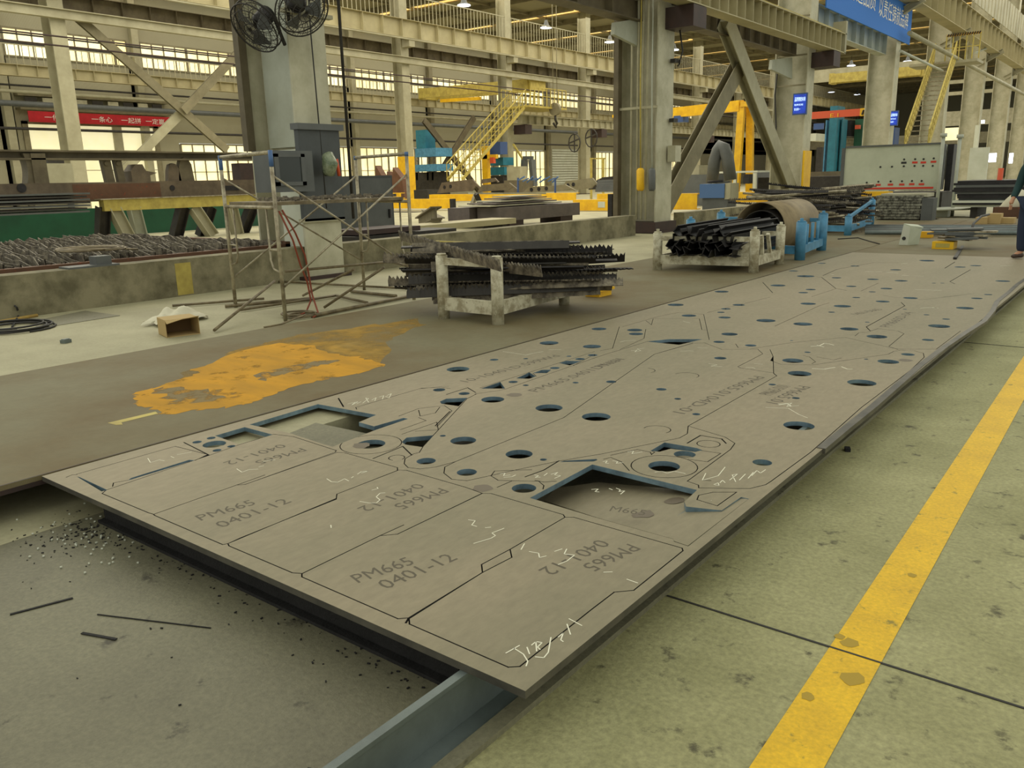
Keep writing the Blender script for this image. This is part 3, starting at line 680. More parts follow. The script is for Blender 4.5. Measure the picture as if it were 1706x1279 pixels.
seeds = [('4 800,600', 'far-left rectangular steel plate part stamped PM665 at the plate corner'),
         ('4 1200,850', 'second rectangular steel plate part from the left, stamped PM665'),
         ('5 500,1000', 'middle rectangular steel plate part stamped upside down with a chalk 2'),
         ('7 500,330', 'fourth rectangular steel plate part stamped PM665 beside the right corner part'),
         ('7 1100,400', 'nearest rectangular steel plate part at the corner with chalk marking below'),
         ('8 400,750', 'long gusset plate part with four round holes beside the blue wedge hole'),
         ('8 900,850', 'large gusset plate part with two big holes in the middle of the plate'),
         ('c 1400,300', 'large right hand gusset plate part with chalk arrow along the plate edge'),
         ('5 700,395', 'round ring cut around the hole beside the large left opening'),
         ('6 970,480', 'round ring cut around a hole right of the large near opening'),
         ('6 1365,338', 'small pale disc cut out beside the shallow rectangular pocket'),
         ('6 1400,640', 'small trapezoid piece cut near the blue wedge at the right edge'),
         ]
AUTO = [(835, 928, 'small parallelogram sliver cut between the two nearest rectangular parts'), (833, 786, 'tiny sliver of steel cut left of the large near opening')]
def auto(px):
    b = min(AUTO, key=lambda a: (a[0]-px[0])**2+(a[1]-px[1])**2, default=None)
    return b[2] if b and (b[0]-px[0])**2+(b[1]-px[1])**2 < 400 else 'small steel piece cut in the plate'
used = {}
for ar, c_ in comps:
    lab = None
    for i, (sp, l) in enumerate(seeds):
        if i not in used and inside(PL(sp)[0], c_): lab = l; used[i] = 1; break
    mx = max(range(len(c_)), key=lambda i: tarea(of[c_[i]])); f = of[c_[mx]]
    cen = sum((ov[k] for k in f[:3]), Vector((0, 0)))/3; px = PX((cen.x, cen.y, ZP))
    first = c_ is comps[0][1]
    if first: lab = 'long thick steel plate skeleton full of cut holes, filling the foreground'
    o = piece(c_, 'cut_plate' if first else 'plate_part', 0 if first else .0)
    print('COMP', round(ar, 4), [round(t) for t in px], lab)
    tag(o, lab or auto(px), 'steel plate' if first else 'plate part', None if first else 'parts cut in the steel plate')
def owner(p):
    for o, c_ in PIECE[1:]:
        if inside(Vector((p[0], p[1])), c_): return o
    return PIECE[0][0]
def zat(x, y, py):
    lo, hi = -3, 40
    for _ in range(50):
        m = (lo+hi)/2
        if PX((x, y, m))[1] > py: lo = m
        else: hi = m
    return m
V3 = lambda p, z=None: Vector((p[0], p[1], p[2] if z is None else z))
# ---- markings on the plate
def stamp(s, a, b, h, nm='stamped_marking', m='stamp'):
    p = G(*a, ZP); q = G(*b, ZP); d = (q-p); n_ = Vector((-d.y, d.x, 0)).normalized()
    mid = (p+q)/2+n_*h/2
    return text(s, nm, m, p, d, n_, width=d.length, height=h, parent=owner(mid))
def PXc(k, u, v): return cp(k, u, v)
for s, k, a, b, h in (('PM665', '4', (940, 775), (1255, 680), .075), ('0401-12', '4', (1060, 815), (1455, 668), .075),
                      ('PM665', '4', (1500, 362), (1235, 440), .07), ('0401-12', '4', (1385, 340), (1060, 445), .07),
                      ('PM665', '5', (1315, 685), (1005, 800), .075), ('0401-12', '5', (1160, 655), (770, 820), .07),
                      ('PM665', '7', (330, 240), (650, 130), .075), ('0401-12', '7', (490, 275), (890, 105), .075),
                      ('PM665', '6', (905, 905), (640, 1030), .07), ('0401-12', '6', (735, 880), (395, 1055), .07),
                      ('PM665.0401D1101', '8', (665, 590), (1165, 405), .085), ('10-10401D.599Wd', '8', (270, 535), (800, 385), .085),
                      ('PM665.0104D-01', 'c', (1385, 20), (920, 225), .085), ('PM665.01', 'c', (1640, 75), (1450, 170), .085),
                      ('PM665-04', '9', (20, 935), (200, 870), .08), ('0401-D665', 'a', (870, 510), (1080, 465), .09), ('PM665D-04', 'a', (1130, 610), (1330, 490), .09), ('PM665-0101', 'a', (170, 1165), (330, 1090), .09), ('M665', '6', (800, 720), (1000, 745), .06)):
    stamp(s, cp(k, *a), cp(k, *b), h)
def chalk(spec, w=.0042):
    for s in spec.split(';'):
        pts = PL(s.strip()); m = MB()
        for p, q in zip(pts, pts[1:]):
            d = (q-p)
            if d.length < 1e-4: continue
            d.normalize(); n_ = Vector((-d.y, d.x))*w/2
            m.add([(*(p-n_), ZP+.0008), (*(q-n_), ZP+.0008), (*(q+n_), ZP+.0008), (*(p+n_), ZP+.0008)], [(0, 1, 2, 3)])
        c_ = sum(pts, Vector((0, 0)))/len(pts); m.build('chalk_mark', 'chalk', owner(c_))
chalk('5 572,624 605,645 645,648 690,625 720,640; 5 735,620 750,610; 5 775,595 800,578 845,575 800,588')
chalk('5 790,775 850,785 900,785 925,765 900,745 925,720 960,718; 5 870,700 912,690 905,680; 5 600,930 602,950')
chalk('6 0,770 40,775 20,800 50,808; 6 95,815 130,812; 6 30,905 130,875 155,860 135,845 205,818')
chalk('6 300,940 320,905; 6 345,950 400,960 405,985 445,975; 6 490,950 535,935 ; 6 510,1025 560,1005 605,970 545,965 560,935; 6 768,1068 820,1066; 6 900,1107 965,1130')
chalk('7 1155,635 1235,590; 7 1200,605 1255,640 1280,680 1270,708; 7 1275,600 1290,640; 7 1300,590 1325,570 1330,625; 7 1330,570 1360,575 1335,600 1350,615; 7 1320,655 1370,660 1395,630 1410,545; 7 1450,545 1480,520 1465,560 1480,570; 7 1500,470 1520,530; 7 1510,440 1585,480')
chalk('6 1460,470 1420,520 1335,545 1380,548 1330,545 1350,505; 6 1395,570 1420,560 1425,575 1400,572; 6 1430,560 1445,545 1460,560; 6 1485,545 1530,510 1500,515 1520,555; 6 1540,545 1575,510 ; 6 1590,535 1620,500; 6 1610,520 1640,490 1660,505 1690,485')
chalk('6 1380,660 1381,661; 6 700,598 740,595 720,610 745,612; 6 800,592 820,600; 6 840,590 865,600 855,610 890,605 865,625')
chalk('4 635,420 650,445 700,430 730,435; 4 765,410 785,418; 4 800,400 850,392 885,385; 4 1140,480 1170,500 1210,485 1262,482; 4 1265,470 1295,463; 4 1290,440 1330,430 1360,430')
chalk('5 710,130 780,115 735,140 760,120; 5 770,130 800,115 ; 5 810,125 850,95 830,90 850,120; 5 870,105 900,88 890,110; 5 920,85 950,75 940,100; 5 970,75 1000,62 985,90 960,80')
chalk('6 375,515 400,520 380,530 410,528; 6 430,520 450,505 ; 6 470,512 510,500 490,515 525,520 490,535; 6 180,510 210,505 200,520 240,515; 6 200,530 250,525 270,515; 6 765,440 790,435 780,448 800,450; 6 820,435 850,440 840,450 880,445; 6 905,385 940,380 930,395 990,385; 6 1060,500 1100,495 1130,505 1170,495 1200,500 1235,508')
chalk('c 1450,200 1580,205 1640,240 1690,260; c 1520,180 1600,175 1570,195 1640,190; 9 250,800 300,795 280,810 330,800 300,785 360,780; 9 650,805 720,800 760,805; 9 790,775 870,778; 9 880,905 950,915 900,925 990,930; 9 670,560 730,575; 9 160,730 200,720 290,715; 9 1180,940 1230,935 1260,945; 9 1250,905 1320,910; 8 470,360 540,370 600,380 640,370 700,360; 8 730,350 800,350')
chalk('a 490,765 560,760 600,740 640,745 680,755; a 540,755 600,770; a 500,945 600,950 690,935; a 740,930 790,950 830,950; a 230,1240 300,1230 330,1250; a 1380,455 1450,450 1520,452; a 930,160 1050,158 1200,170; a 1230,188 1410,196; a 650,180 680,185; b 240,402 390,405 540,415; b 570,435 640,440 760,445; b 560,330 620,325; b 850,735 910,740; b 1480,350 1600,346; b 690,570 940,576', .009)
def stain(k, u, v, hw, squash=.6, m='stamp', par=None, z=ZP):
    c = W2(k, u, v); r = rad(k, u, v, hw)
    pts = [(c.x+cos(a/14*2*pi)*r*R_(.8, 1.15), c.y+sin(a/14*2*pi)*r*R_(.8, 1.1), z+.0006) for a in range(14)]
    MB().add(pts, [list(range(14))]).build('stain', m, par or owner(c))
K['stainm'] = mat('oil_stain', (96, 84, 66), .5); K['stainy'] = mat('dirty_patch', (168, 140, 44), .7)
for k, u, v, hw in (('8', 535, 606, 46), ('6', 85, 590, 60), ('a', 1260, 878, 58), ('5', 800, 405, 60)): stain(k, u, v, hw, m='stainm')
# ---- piece sunk in the near opening
def tilt(spec, name, lab, zf, th=.024, m='plate', par=None, holes=()):
    pts = []
    for tk in spec.split():
        if ',' not in tk: k = tk; continue
        u, v = map(float, tk.split(',')); q = cp(k, u, v); z = .1
        for _ in range(30): p = G(*q, z); z = zf(p.x, p.y)
        pts.append(p)
    return pts
pa_, pb_, pc_ = G(*cp('6', 480, 600), .05), G(*cp('6', 1595, 650), .199), G(*cp('6', 1168, 890), .196)
nn_ = (pb_-pa_).cross(pc_-pa_)
def zf(x, y): return max(.03, min(.1992, pa_.z-((x-pa_.x)*nn_.x+(y-pa_.y)*nn_.y)/nn_.z))
pts = tilt('6 430,660 500,590 705,560 740,556 1290,606 1298,620 1225,670 1240,698 1442,720 1552,644 1590,653 1248,916 1170,890 1166,878 768,768', '', '', zf)
o = MB().prism([p-Vector((0, 0, .024)) for p in pts], (0, 0, .024)).build('dropped_offcut', ['plate']); tag(o, 'tilted steel offcut lying sunk in the large near opening with two dark stains', 'plate part')
for k, u, v, hw in (('6', 1165, 664, 44), ('6', 995, 740, 42)):
    q = G(*cp(k, u, v), .13); z = .13
    for _ in range(20): q = G(*cp(k, u, v), z); z = zf(q.x, q.y)
    m = MB(); m.add([(q.x+cos(a/12*2*pi)*.05*R_(.8, 1.2), q.y+sin(a/12*2*pi)*.05*R_(.8, 1.2), zf(q.x+cos(a/12*2*pi)*.05, q.y)+.002) for a in range(12)], [list(range(12))]); m.build('stain', 'stainm', o)
# piece in shallow pocket
o = MB().prism([(*W2('6', *p), ZP-.055) for p in ((1085, 350), (1300, 366), (1430, 392), (1350, 436), (1150, 405))], (0, 0, .02)).build('dropped_offcut', 'plate'); tag(o, 'small offcut lying in the shallow pocket beside the round ring', 'plate part')
# steel floor visible through the left openings (edge of the base plates), beams under the plate
t = thing('support_beam', 'soot black steel beam under the near edge of the cut plate', 'beam', (-2.9, 1.85, 0))
MB().box(-3.98, -1.62, 1.735, 1.75, .0, .17).box(-3.98, -1.62, 1.70, 1.86, 0, .014).build('beam', 'soot', t)
for k in range(5):
    x = -3.9+k*.55; MB().obox((x, 1.74+R_(-.02, .02), .006), (R_(.03, .06), .02, .012), R_(0, 3)).build('slag_lump', 'soot', t)
o = MB().box(-1.49, -1.475, -1.5, 5.2, .0, .158).box(-1.497, -1.468, -1.5, 5.2, .1582, .173).box(-1.475, -1.415, -1.5, 5.2, 0, .014).build('support_beam', 'millsteel'); tag(o, 'bluish steel beam sticking out toward the viewer from under the plate corner', 'beam')
for i, y in enumerate((5.6, 8.4, 11.3, 14.3)):
    tag(MB().ib((-4.1, y, .087), (-1.6, y, .087), .172, .12, .012).build('support_beam', 'soot'), ('dark beam under the plate below its middle', 'dark beam under the plate below its far third', 'dark beam under the plate near the hose bulge', 'dark beam under the far end of the plate')[i], 'beam')
for i, (x, y) in enumerate(((-2.4, 3.2),)):
    tag(MB().box(x-.55, x+.55, y-.5, y+.5, .0, .012).build('scrap_sheet', 'basefloor'), 'thin grey sheet lying on the floor below the near opening', 'sheet')
tag(MB().box(-1.41, -1.355, -3, 15, 0, .022).build('floor_edge_bar', 'basefloor'), 'low steel edge bar running on the floor along the right side of the plate', 'bar')
# ---- brown sheet with the orange rust stain
sh = thing('steel_sheet', 'long brown steel sheet with an orange rust stain, left of the cut plate', 'steel plate', (-5.7, 5, .18))
MB().box(-7.08, -4.345, -3, 27.4, .175, .2).build('sheet', 'sheet', sh)
MB().box(-4.356, -4.346, -3, 15.4, .15, .2005).build('edge_strip', 'dkbrown', sh)
tag(MB().box(-4.335, -1.28, 15.43, 27.4, .172, .198).build('steel_sheet', 'sheet'), 'far brown steel sheet beyond the cut plate holding the white bracket', 'steel plate')
for i, (x, y) in enumerate(((-5.7, 2.2), (-5.7, 6), (-5.7, 10), (-5.7, 14), (-4.5, 19), (-4.5, 25))):
    tag(MB().ib((x-1.1, y, .086), (x+1.1, y, .086), .17, .12, .012).build('support_beam', 'soot'), 'dark beam under the brown steel sheets', 'beam', 'beams under the brown sheets')
def stainmat(name, c1, c2, c3, a0, a1, sc):
    m = mat(name, c1, .85, 0, c2, 2.2, 10, .35, .6, stretch=(.5, 1.6, 1)); nt = m.node_tree; b = nt.nodes['Principled BSDF']
    n_ = nt.nodes.new('ShaderNodeTexNoise'); n_.inputs['Scale'].default_value = sc; n_.inputs['Detail'].default_value = 9; n_.inputs['Roughness'].default_value = .7
    tc = nt.nodes.new('ShaderNodeTexCoord'); nt.links.new(tc.outputs['Object'], n_.inputs['Vector'])
    r = nt.nodes.new('ShaderNodeMapRange'); r.inputs['From Min'].default_value = a0; r.inputs['From Max'].default_value = a1
    nt.links.new(n_.outputs[0], r.inputs['Value']); nt.links.new(r.outputs[0], b.inputs['Alpha']); return m
K['stain1'] = stainmat('orange_rust', (204, 146, 0), (176, 128, 12), None, .30, .44, 4)
K['stain2'] = stainmat('thin_rust', (184, 140, 36), (150, 120, 50), None, .34, .62, 1.4)
K['stain3'] = stainmat('brown_blotch', (118, 104, 72), (132, 112, 70), None, .38, .52, 7)
def blob(pts, z, m, rough=.05, sub=5, name='rust_stain'):
    P_ = [G(x, y, .2) for x, y in pts]; out = []
    for a, b in zip(P_, P_[1:]+P_[:1]):
        for j in range(sub):
            p = a.lerp(b, j/sub); out.append((p.x+R_(-rough, rough), p.y+R_(-rough, rough)*1.8, z))
    v_, _, f_, _, _, of_ = delaunay_2d_cdt([Vector(p[:2]) for p in out], [], [list(range(len(out)))], 1, 1e-5)
    return MB().add([(p.x, p.y, z) for p in v_], [list(f) for f in f_]).build(name, m, sh)
blob([(300, 632), (360, 600), (420, 575), (500, 556), (600, 545), (690, 530), (700, 545), (640, 570), (655, 600), (560, 620), (420, 650)], .2004, 'stain2', .06)
blob([(218, 662), (238, 650), (262, 644), (300, 632), (336, 620), (318, 615), (345, 608), (400, 585), (460, 572), (520, 575), (560, 590), (600, 595), (640, 603), (638, 610), (600, 621), (560, 628), (520, 637), (470, 650), (430, 668), (400, 676), (340, 681), (290, 689), (262, 688), (240, 676), (222, 672)], .2008, 'stain1', .022, 6)
blob([(258, 648), (300, 645), (340, 650), (372, 660), (355, 670), (310, 672), (270, 664)], .2012, 'stain3', .03)
blob([(425, 622), (470, 612), (540, 600), (565, 602), (520, 612), (470, 624), (440, 634)], .2012, 'stain3', .03)
blob([(180, 704), (195, 701), (258, 686), (262, 689), (200, 704), (206, 707), (192, 708)], .2010, 'yellow2', .004, 1)
# ---- small litter on the left floor
q = G(300, 555, 0)
t = thing('cardboard_box', 'open torn cardboard box lying on its side near the white rag', 'box', q)
v0, v1 = G(278, 563, 0), G(333, 556, 0); dx = (v1-v0); n_ = Vector((-dx.y, dx.x, 0)).normalized()
if n_.x > 0: n_ = -n_
hh = Vector((0, 0, .19)); dp = n_*.32
m = MB()
for a, b, c in ((v0, dx, dp), (v0+hh, dx, dp)): m.prism([a, a+b, a+b+c, a+c], (0, 0, .006))
m.prism([v0, v0+dp, v0+dp+hh, v0+hh], dx.normalized()*.006).prism([v1, v1+dp, v1+dp+hh, v1+hh], dx.normalized()*.006).prism([v0+dp, v1+dp, v1+dp+hh, v0+dp+hh], n_*.006); m.build('carton', 'card', t)
MB().prism([v0+dx*.02+n_*.3+Vector((0, 0, .01)), v1-dx*.02+n_*.3+Vector((0, 0, .01)), v1-dx*.02+n_*.3+hh*.95, v0+dx*.02+n_*.3+hh*.95], n_*.004).build('inside', 'carddark', t)
MB().prism([v0+hh, v1+hh, v1+hh-n_*.05+Vector((0, 0, .02)), (v0+v1)/2+hh-n_*.02, v0+hh-n_*.06+Vector((0, 0, -.03))], (0, 0, .004)).build('flap', 'card', t)
def rag(c, sx, sy, h, lab, m='cloth', rz=0, nm='rag', n=18):
    c = Vector(c); vs = []; fs = []
    for i in range(n):
        for j in range(n):
            u, v = i/(n-1)*2-1, j/(n-1)*2-1; e = max(0, 1-(u*u+v*v)*.7)
            x = u*sx/2*(1+.2*sin(v*5)); y = v*sy/2*(1+.15*sin(u*7)); z = h*e*(.55+.45*abs(sin(u*4+v*2.4)*cos(v*4.5-u*2)))+.004
            vs.append(c+Vector((x*cos(rz)-y*sin(rz), x*sin(rz)+y*cos(rz), z)))
    for i in range(n-1):
        for j in range(n-1):
            if ((i/(n-1)*2-1)**2+(j/(n-1)*2-1)**2) < 1.25+.3*sin(i*1.7+j): fs.append((i*n+j, i*n+j+1, i*n+n+j+1, i*n+n+j))
    mb = MB(); mb.add(vs, fs, 0, True); return tag(mb.build(nm, m), lab, 'cloth')
rag(G(292, 535, 0), .55, .85, .2, 'crumpled white rag lying behind the torn cardboard box', rz=.5)
def coil(c, r, n, lab, m='rubber', rr=.012, rise=.01, tail=None, nm='hose', squash=1):
    c = Vector(c); pts = []
    for i in range(n*22):
        a = i/22*2*pi; q = r*(1+.13*sin(a*.37+1)+.05*sin(a*1.7)); pts.append(c+Vector((cos(a)*q+.05*sin(a*.2), sin(a)*q*squash, rr+rise*i/22)))
    if tail: pts += [Vector(p) for p in tail]
    return tag(MB().tube(pts, rr, 6).build(nm, m), lab, 'hose')
coil(G(22, 548, 0), .42, 5, 'coil of dark hose on the concrete at the left edge', squash=.9)
tag(MB().cyl(G(0, 536, .02), G(62, 525, .02), .022, 7).build('stick', 'wood'), 'pale yellow stick lying by the curb at the left edge', 'stick')
tag(MB().tube([G(0, 497, .2), G(14, 500, .22), G(28, 512, .15), G(32, 524, .03), G(20, 545, .02)], .012, 6).build('hose', 'rubber'), 'single dark hose hanging down the curb at the left edge', 'hose')
q = G(110, 571, 0); tag(MB().obox(q+Vector((0, 0, .02)), (.07, .09, .035), .3).obox(q+Vector((0, 0, .04)), (.05, .07, .01), .3).build('metal_clip', 'millsteel'), 'small square metal piece on the pale floor at left', 'scrap')
tag(MB().prism([G(60, 548, .0), G(80, 545, 0), G(200, 526, 0), G(142, 518, 0), G(60, 534, 0)], (0, 0, .006)).build('rubber_mat', 'basefloor'), 'flat grey mat lying against the curb foot at left', 'mat')
# debris scattered in front of the black beam
m = MB()
for k in range(330):
    a = random.random()
    if k < 170: x = -3.95+R_(-.35, .5)*random.random(); y = 1.62+R_(-.35, .2)*random.random()
    elif k < 300: x = R_(-3.9, -1.7); y = 1.72-abs(random.gauss(0, .09))
    else: x = R_(-4.2, -1.6); y = R_(.6, 1.65)
    s_ = R_(.002, .006); m.obox((x, y, s_*.3), (s_*2, s_, s_*.7), R_(0, 3))
tag(m.build('slag_crumbs', 'soot'), 'black slag crumbs scattered on the steel floor before the plate', 'debris', kind='stuff')
m = MB()
for k in range(60):
    x = -3.8+random.gauss(0, .25); y = 1.55+random.gauss(0, .1); m.obox((x, y, .004), (.009, .006, .006), R_(0, 3))
tag(m.build('metal_chips', 'whitec'), 'bright metal chips scattered near the black beam end', 'debris', kind='stuff')
for i, (x, y, a, l) in enumerate(((G(70, 1010, 0).x, G(70, 1010, 0).y, 1.25, .22), (G(165, 1060, 0).x, G(165, 1060, 0).y, .35, .16), (G(255, 1035, 0).x, G(255, 1035, 0).y, .42, .5))):
    tag(MB().obox((x, y, .002), (l, .012 if i < 2 else .004, .003), a).build('scrap_strip', 'soot'), ('dark scratch-like strip on the steel floor at the far left', 'short dark strip on the steel floor left of centre', 'thin joint-like strip on the steel floor')[i], 'scrap')
# ---- curved offcut strip bulging along the right edge
pts = [G(*cp('b', u, v), .19) for u, v in ((-180, 2060), (60, 1860), (300, 1668), (560, 1440), (730, 1290), (960, 1115), (1150, 985), (1330, 872), (1410, 775), (1450, 690), (1560, 602), (1640, 528), (1800, 420), (2100, 250))]
m = MB()
for p, q in zip(pts, pts[1:]): m.bar(p, q, .045, .028)
tag(m.build('offcut_strip', 'edge_dark'), 'thin curved steel offcut bulging away along the right edge of the plate', 'offcut')
tag(MB().obox(G(1412, 748, .01), (.03, .05, .02), .4).build('scrap_lump', 'soot'), 'small dark scrap lump on the concrete right of the plate', 'scrap')
# ======================= scaffold =======================
A_, B_, C_, D_ = G(393, 512, 0), G(476, 535, 0), G(607, 483, 0), G(690, 499, 0)
sc = thing('scaffold', 'worn tubular scaffold with cross braces and a cluttered platform before the fan column', 'scaffold', ((A_+D_)/2))
ZH = 2.0
def up_(p, z): return Vector((p.x, p.y, z))
zm = zat(B_.x, B_.y, 346)
for (P1, P2, nm) in ((A_, B_, 'near'), (C_, D_, 'far')):
    f = MB(); d = (P2-P1)
    for p in (P1, P2): f.cyl(up_(p, 0), up_(p, ZH), .024, 10)
    f.cyl(up_(P1, ZH-.02), up_(P2, ZH-.02), .024, 10); f.cyl(up_(P1, zm), up_(P2, zm), .022, 10)
    for a, s_ in ((P1, 1), (P2, -1)):
        q = a+d*.17*s_
        f.tube([up_(q, zm), up_(q, .72), up_(a+d*.13*s_, .62), up_(a, .58)], .013, 7)
        f.cyl(up_(a, zm-.5), up_(q, zm-.5), .012, 6)
    fo = f.build('end_frame', 'galv', sc)
    for p in (P1, P2):
        MB().cyl(up_(p, 1.82 if nm == 'near' else 1.95), up_(p, 2.005), .0265, 10).build('blue_end', 'bluebox', fo)
for (p, q) in ((B_, D_), (A_, C_)):
    z1, z2 = 1.72, .35
    MB().cyl(up_(p, z1), up_(q, z2+.1), .013, 7).build('cross_brace', 'galv', sc)
    MB().cyl(up_(p, z2+.05), up_(q, z1), .013, 7).build('cross_brace', 'galv', sc)
MB().prism([up_(A_.lerp(B_, .1), zm+.02), up_(A_.lerp(B_, .9), zm+.02), up_(C_.lerp(D_, .9), zm+.02), up_(C_.lerp(D_, .1), zm+.02)], (0, 0, .04)).build('platform', 'tube', sc)
m = MB()
for k in range(260):
    u, v = R_(.12, .88), R_(.12, .95); p = A_.lerp(B_, u).lerp(C_.lerp(D_, u), v); m.obox(up_(p, zm+.07+R_(0, .03)), (R_(.02, .08), R_(.01, .04), R_(.01, .04)), R_(0, 3))
tag(m.build('scrap_heap', 'slag'), 'rusty scrap crumbs heaped on the scaffold platform', 'debris', kind='stuff')
# red hoses from platform
for i, (pts, mt) in enumerate(((((465, 352), (488, 400), (500, 440), (512, 470), (518, 500), (510, 520), (492, 528)), 'rubberred'), (((470, 350), (492, 388), (508, 425), (514, 455), (520, 490), (531, 524), (522, 528)), 'rubberred'))):
    P_ = []
    n = len(pts)
    for j, (x, y) in enumerate(pts):
        X_ = B_.x-.15-.25*j/n; p = AX(x, y, X_)
        if j > n-3: p = G(x, y, .02)
        P_.append(p)
    tag(MB().tube(P_, .012, 7).build('hose', mt), ('left one of the two red-brown hoses hanging from the scaffold platform', 'right one of the two red-brown hoses hanging from the scaffold platform')[i], 'hose')
coil(G(500, 527, 0), .2, 3, 'small coil of brown hose on the floor under the scaffold', 'tube', .012, .012, [G(468, 540, .012), G(440, 545, .012)])
# loose poles on the floor
poles = [((385, 510), (760-330+330, 0))]
pl = [(('n', 287, 509, 440, 497), 'long thin pole lying left of the scaffold'), (('n', 375, 510, 520, 497), 'tube with open end lying beneath the scaffold'), (('n', 400, 516, 560, 492), 'second tube lying beneath the scaffold'),
      (('n', 357, 550, 458, 468), 'pole leaning diagonally from the floor at the scaffold foot'), (('n', 525, 525, 682, 493), 'thick tube lying in front under the scaffold right end'), (('n', 540, 512, 640, 445), 'tube leaning up beneath the scaffold, nearer one'),
      (('n', 505, 492, 590, 448), 'tube leaning up beneath the scaffold, farther one'), (('n', 560, 492, 612, 504), 'short tube crossing under the scaffold'), (('n', 585, 485, 660, 493), 'short tube behind the thick one under the scaffold'), (('n', 450, 468, 690, 481), 'long tube lying behind the scaffold foot'),
      (('n', 475, 452, 650, 436), 'raised tube crossing the scaffold low down'), (('n', 650, 436, 690, 446), 'short raised tube by the rack of toothed bars'), (('n', 500, 455, 560, 452), 'short greenish tube behind the scaffold')]
for (_, x0, y0, x1, y1), lab in pl:
    z0 = z1 = .03
    if 'leaning' in lab: z1 = .55
    if 'leaning diag' in lab: z1 = .35
    if 'raised' in lab: z0 = z1 = .5
    if lab.startswith('long tube'): z1 = z0
    r = .024 if 'thick' in lab or 'open end' in lab else .018
    tag(MB().cyl(G(x0, y0, z0), G(x1, y1, z1), r, 9).build('scaffold_tube', 'tube'), lab, 'tube')
# ======================= racks with bars =======================
def rack(name, lab, P, hts, r, m, z0=.2, rails=(.25, .8), sec=.07, kn=True, base=None):
    # P corners [FL, FR, BR, BL]
    c = (P[0]+P[2])/2; t = thing(name, lab, 'rack', (c.x, c.y, z0))
    for p, h in zip(P, hts):
        mb = MB().cyl((p.x, p.y, z0), (p.x, p.y, z0+h), r, 14); mb.cyl((p.x, p.y, z0+h), (p.x, p.y, z0+h+.02), r*.8, 14)
        if kn: mb.cyl((p.x, p.y, z0+h), (p.x, p.y, z0+h+.06), r*.35, 8)
        mb.build('post', m, t)
    for i in range(4):
        a, b = P[i], P[(i+1) % 4]
        MB().bar(up_(a, z0+rails[0]), up_(b, z0+rails[0]), sec, sec*1.9).build('lower_rail', m, t)
        if i == 2 or (i == 0 and m != 'blue'): MB().bar(up_(a, z0+rails[1]), up_(b, z0+rails[1]), sec*.8, sec).build('upper_rail', m, t)
    return t
def toothed(L, h, seed, t=.008):
    rd = random.Random(seed); n = int(L/.045); top = []; 
    for i in range(n+1):
        y = -L/2+L*i/n; top.append((y-.006, h/2-rd.uniform(.02, .045))); top.append((y+.012, h/2+rd.uniform(-.004, .012)))
    vs = []; 
    for (y, z) in top:
        w = t/2+rd.uniform(0, .007); vs += [(-w, y, z), (w, y, z), (-t/2, y, -h/2), (t/2, y, -h/2)]
    fs = []
    for i in range(len(top)-1):
        a = i*4; b = a+4; fs += [(a, b, b+1, a+1), (a+2, b+2, b, a), (a+1, b+1, b+3, a+3), (a+3, b+3, b+2, a+2)]
    fs += [(0, 1, 3, 2), (len(vs)-4, len(vs)-2, len(vs)-1, len(vs)-3)]
    m = MB(); m.add(vs, fs); return m
FL, FR, BR = G(740, 530, .2), G(830, 540, .2), G(940, 507, .2); BL = FL+BR-FR
rack('bar_rack', 'whitish worn steel rack holding a messy pile of toothed bars', [FL, FR, BR, BL], (.66, .66, .5, .5), .062, 'white', kn=False, rails=(.16, .6))
ax = Vector((.80, .60, 0)).normalized(); sd = Vector((-ax.y, ax.x, 0)); cen = Vector((-5.62, 7.05, 0))
rz = math.atan2(-ax.x, ax.y)
print('RACK1', FL, FR, BR, ax, (BR-FR).length, (FR-FL).length)
protos = []
def plain(L, h, t=.01):
    m = MB(); m.box(-t/2, t/2, -L/2, L/2, -h/2, h/2); return m
for s_ in range(5):
    L = (2.0, 1.75, 2.2, 1.9, 1.5)[s_]; protos.append((toothed(L, .11, s_), L, s_))
base_bars = []
words = ('lower left', 'lower middle', 'lower right', 'middle left', 'middle', 'middle right', 'upper left', 'upper middle', 'upper right')
n = 0
W_ = .85
for layer in range(12):
    for k in range(6):
        if layer > 8 and k in (0, 5): continue
        if (layer*6+k) % 7 == 3: continue
        mb, L, s_ = protos[(layer*3+k) % 5]
        z = .2+.24+layer*.043+R_(-.01, .01)
        off = sd*((k-2.5)*W_/6*(1.0 if layer < 9 else .7)+R_(-.02, .02))+ax*R_(-.22, .25)
        p = cen+off
        if len(base_bars) < 10:
            mb = (protos[n % 5][0] if n % 3 else plain(protos[n % 5][1]*R_(.8, 1.05), (.09, .05, .12)[n % 3 if n % 2 else 2], .014))
            o = mb.build('toothed_bar', ('slag', 'dark', 'slag', 'blackbar')[n % 4]); base_bars.append(o); C_o = o
        else:
            C_o = base_bars[(n*7+layer) % 10].copy(); C.objects.link(C_o)
        C_o.location = (p.x, p.y, z)
        flat_ = random.random() < .5
        C_o.rotation_euler = (R_(-.04, .045), (pi/2*R_(.72, 1.1) if flat_ else R_(-.9, .9)), rz+R_(-.16, .16))
        tag(C_o, 'rough dark steel bar in the messy pile on the whitish rack', 'bar', 'toothed bars piled on the whitish rack')
        n += 1
for i, (x0, y0, z0, x1, y1, z1, lab) in enumerate(((668, 392, .95, 830, 442, .86, 'jagged bar sloping down to the left post top of the whitish rack'), (690, 428, .75, 900, 452, .7, 'jagged bar lying across the front of the whitish rack'))):
    p, q = G(x0, y0, z0), G(x1, y1, z1)
    o = toothed((q-p).length, .12, 40+i, .012).build('toothed_bar', 'slag'); o.location = (p+q)/2; d = q-p
    o.rotation_euler = (math.atan2(d.z, Vector((d.x, d.y)).length), .25, math.atan2(-d.x, d.y)); tag(o, lab, 'bar')
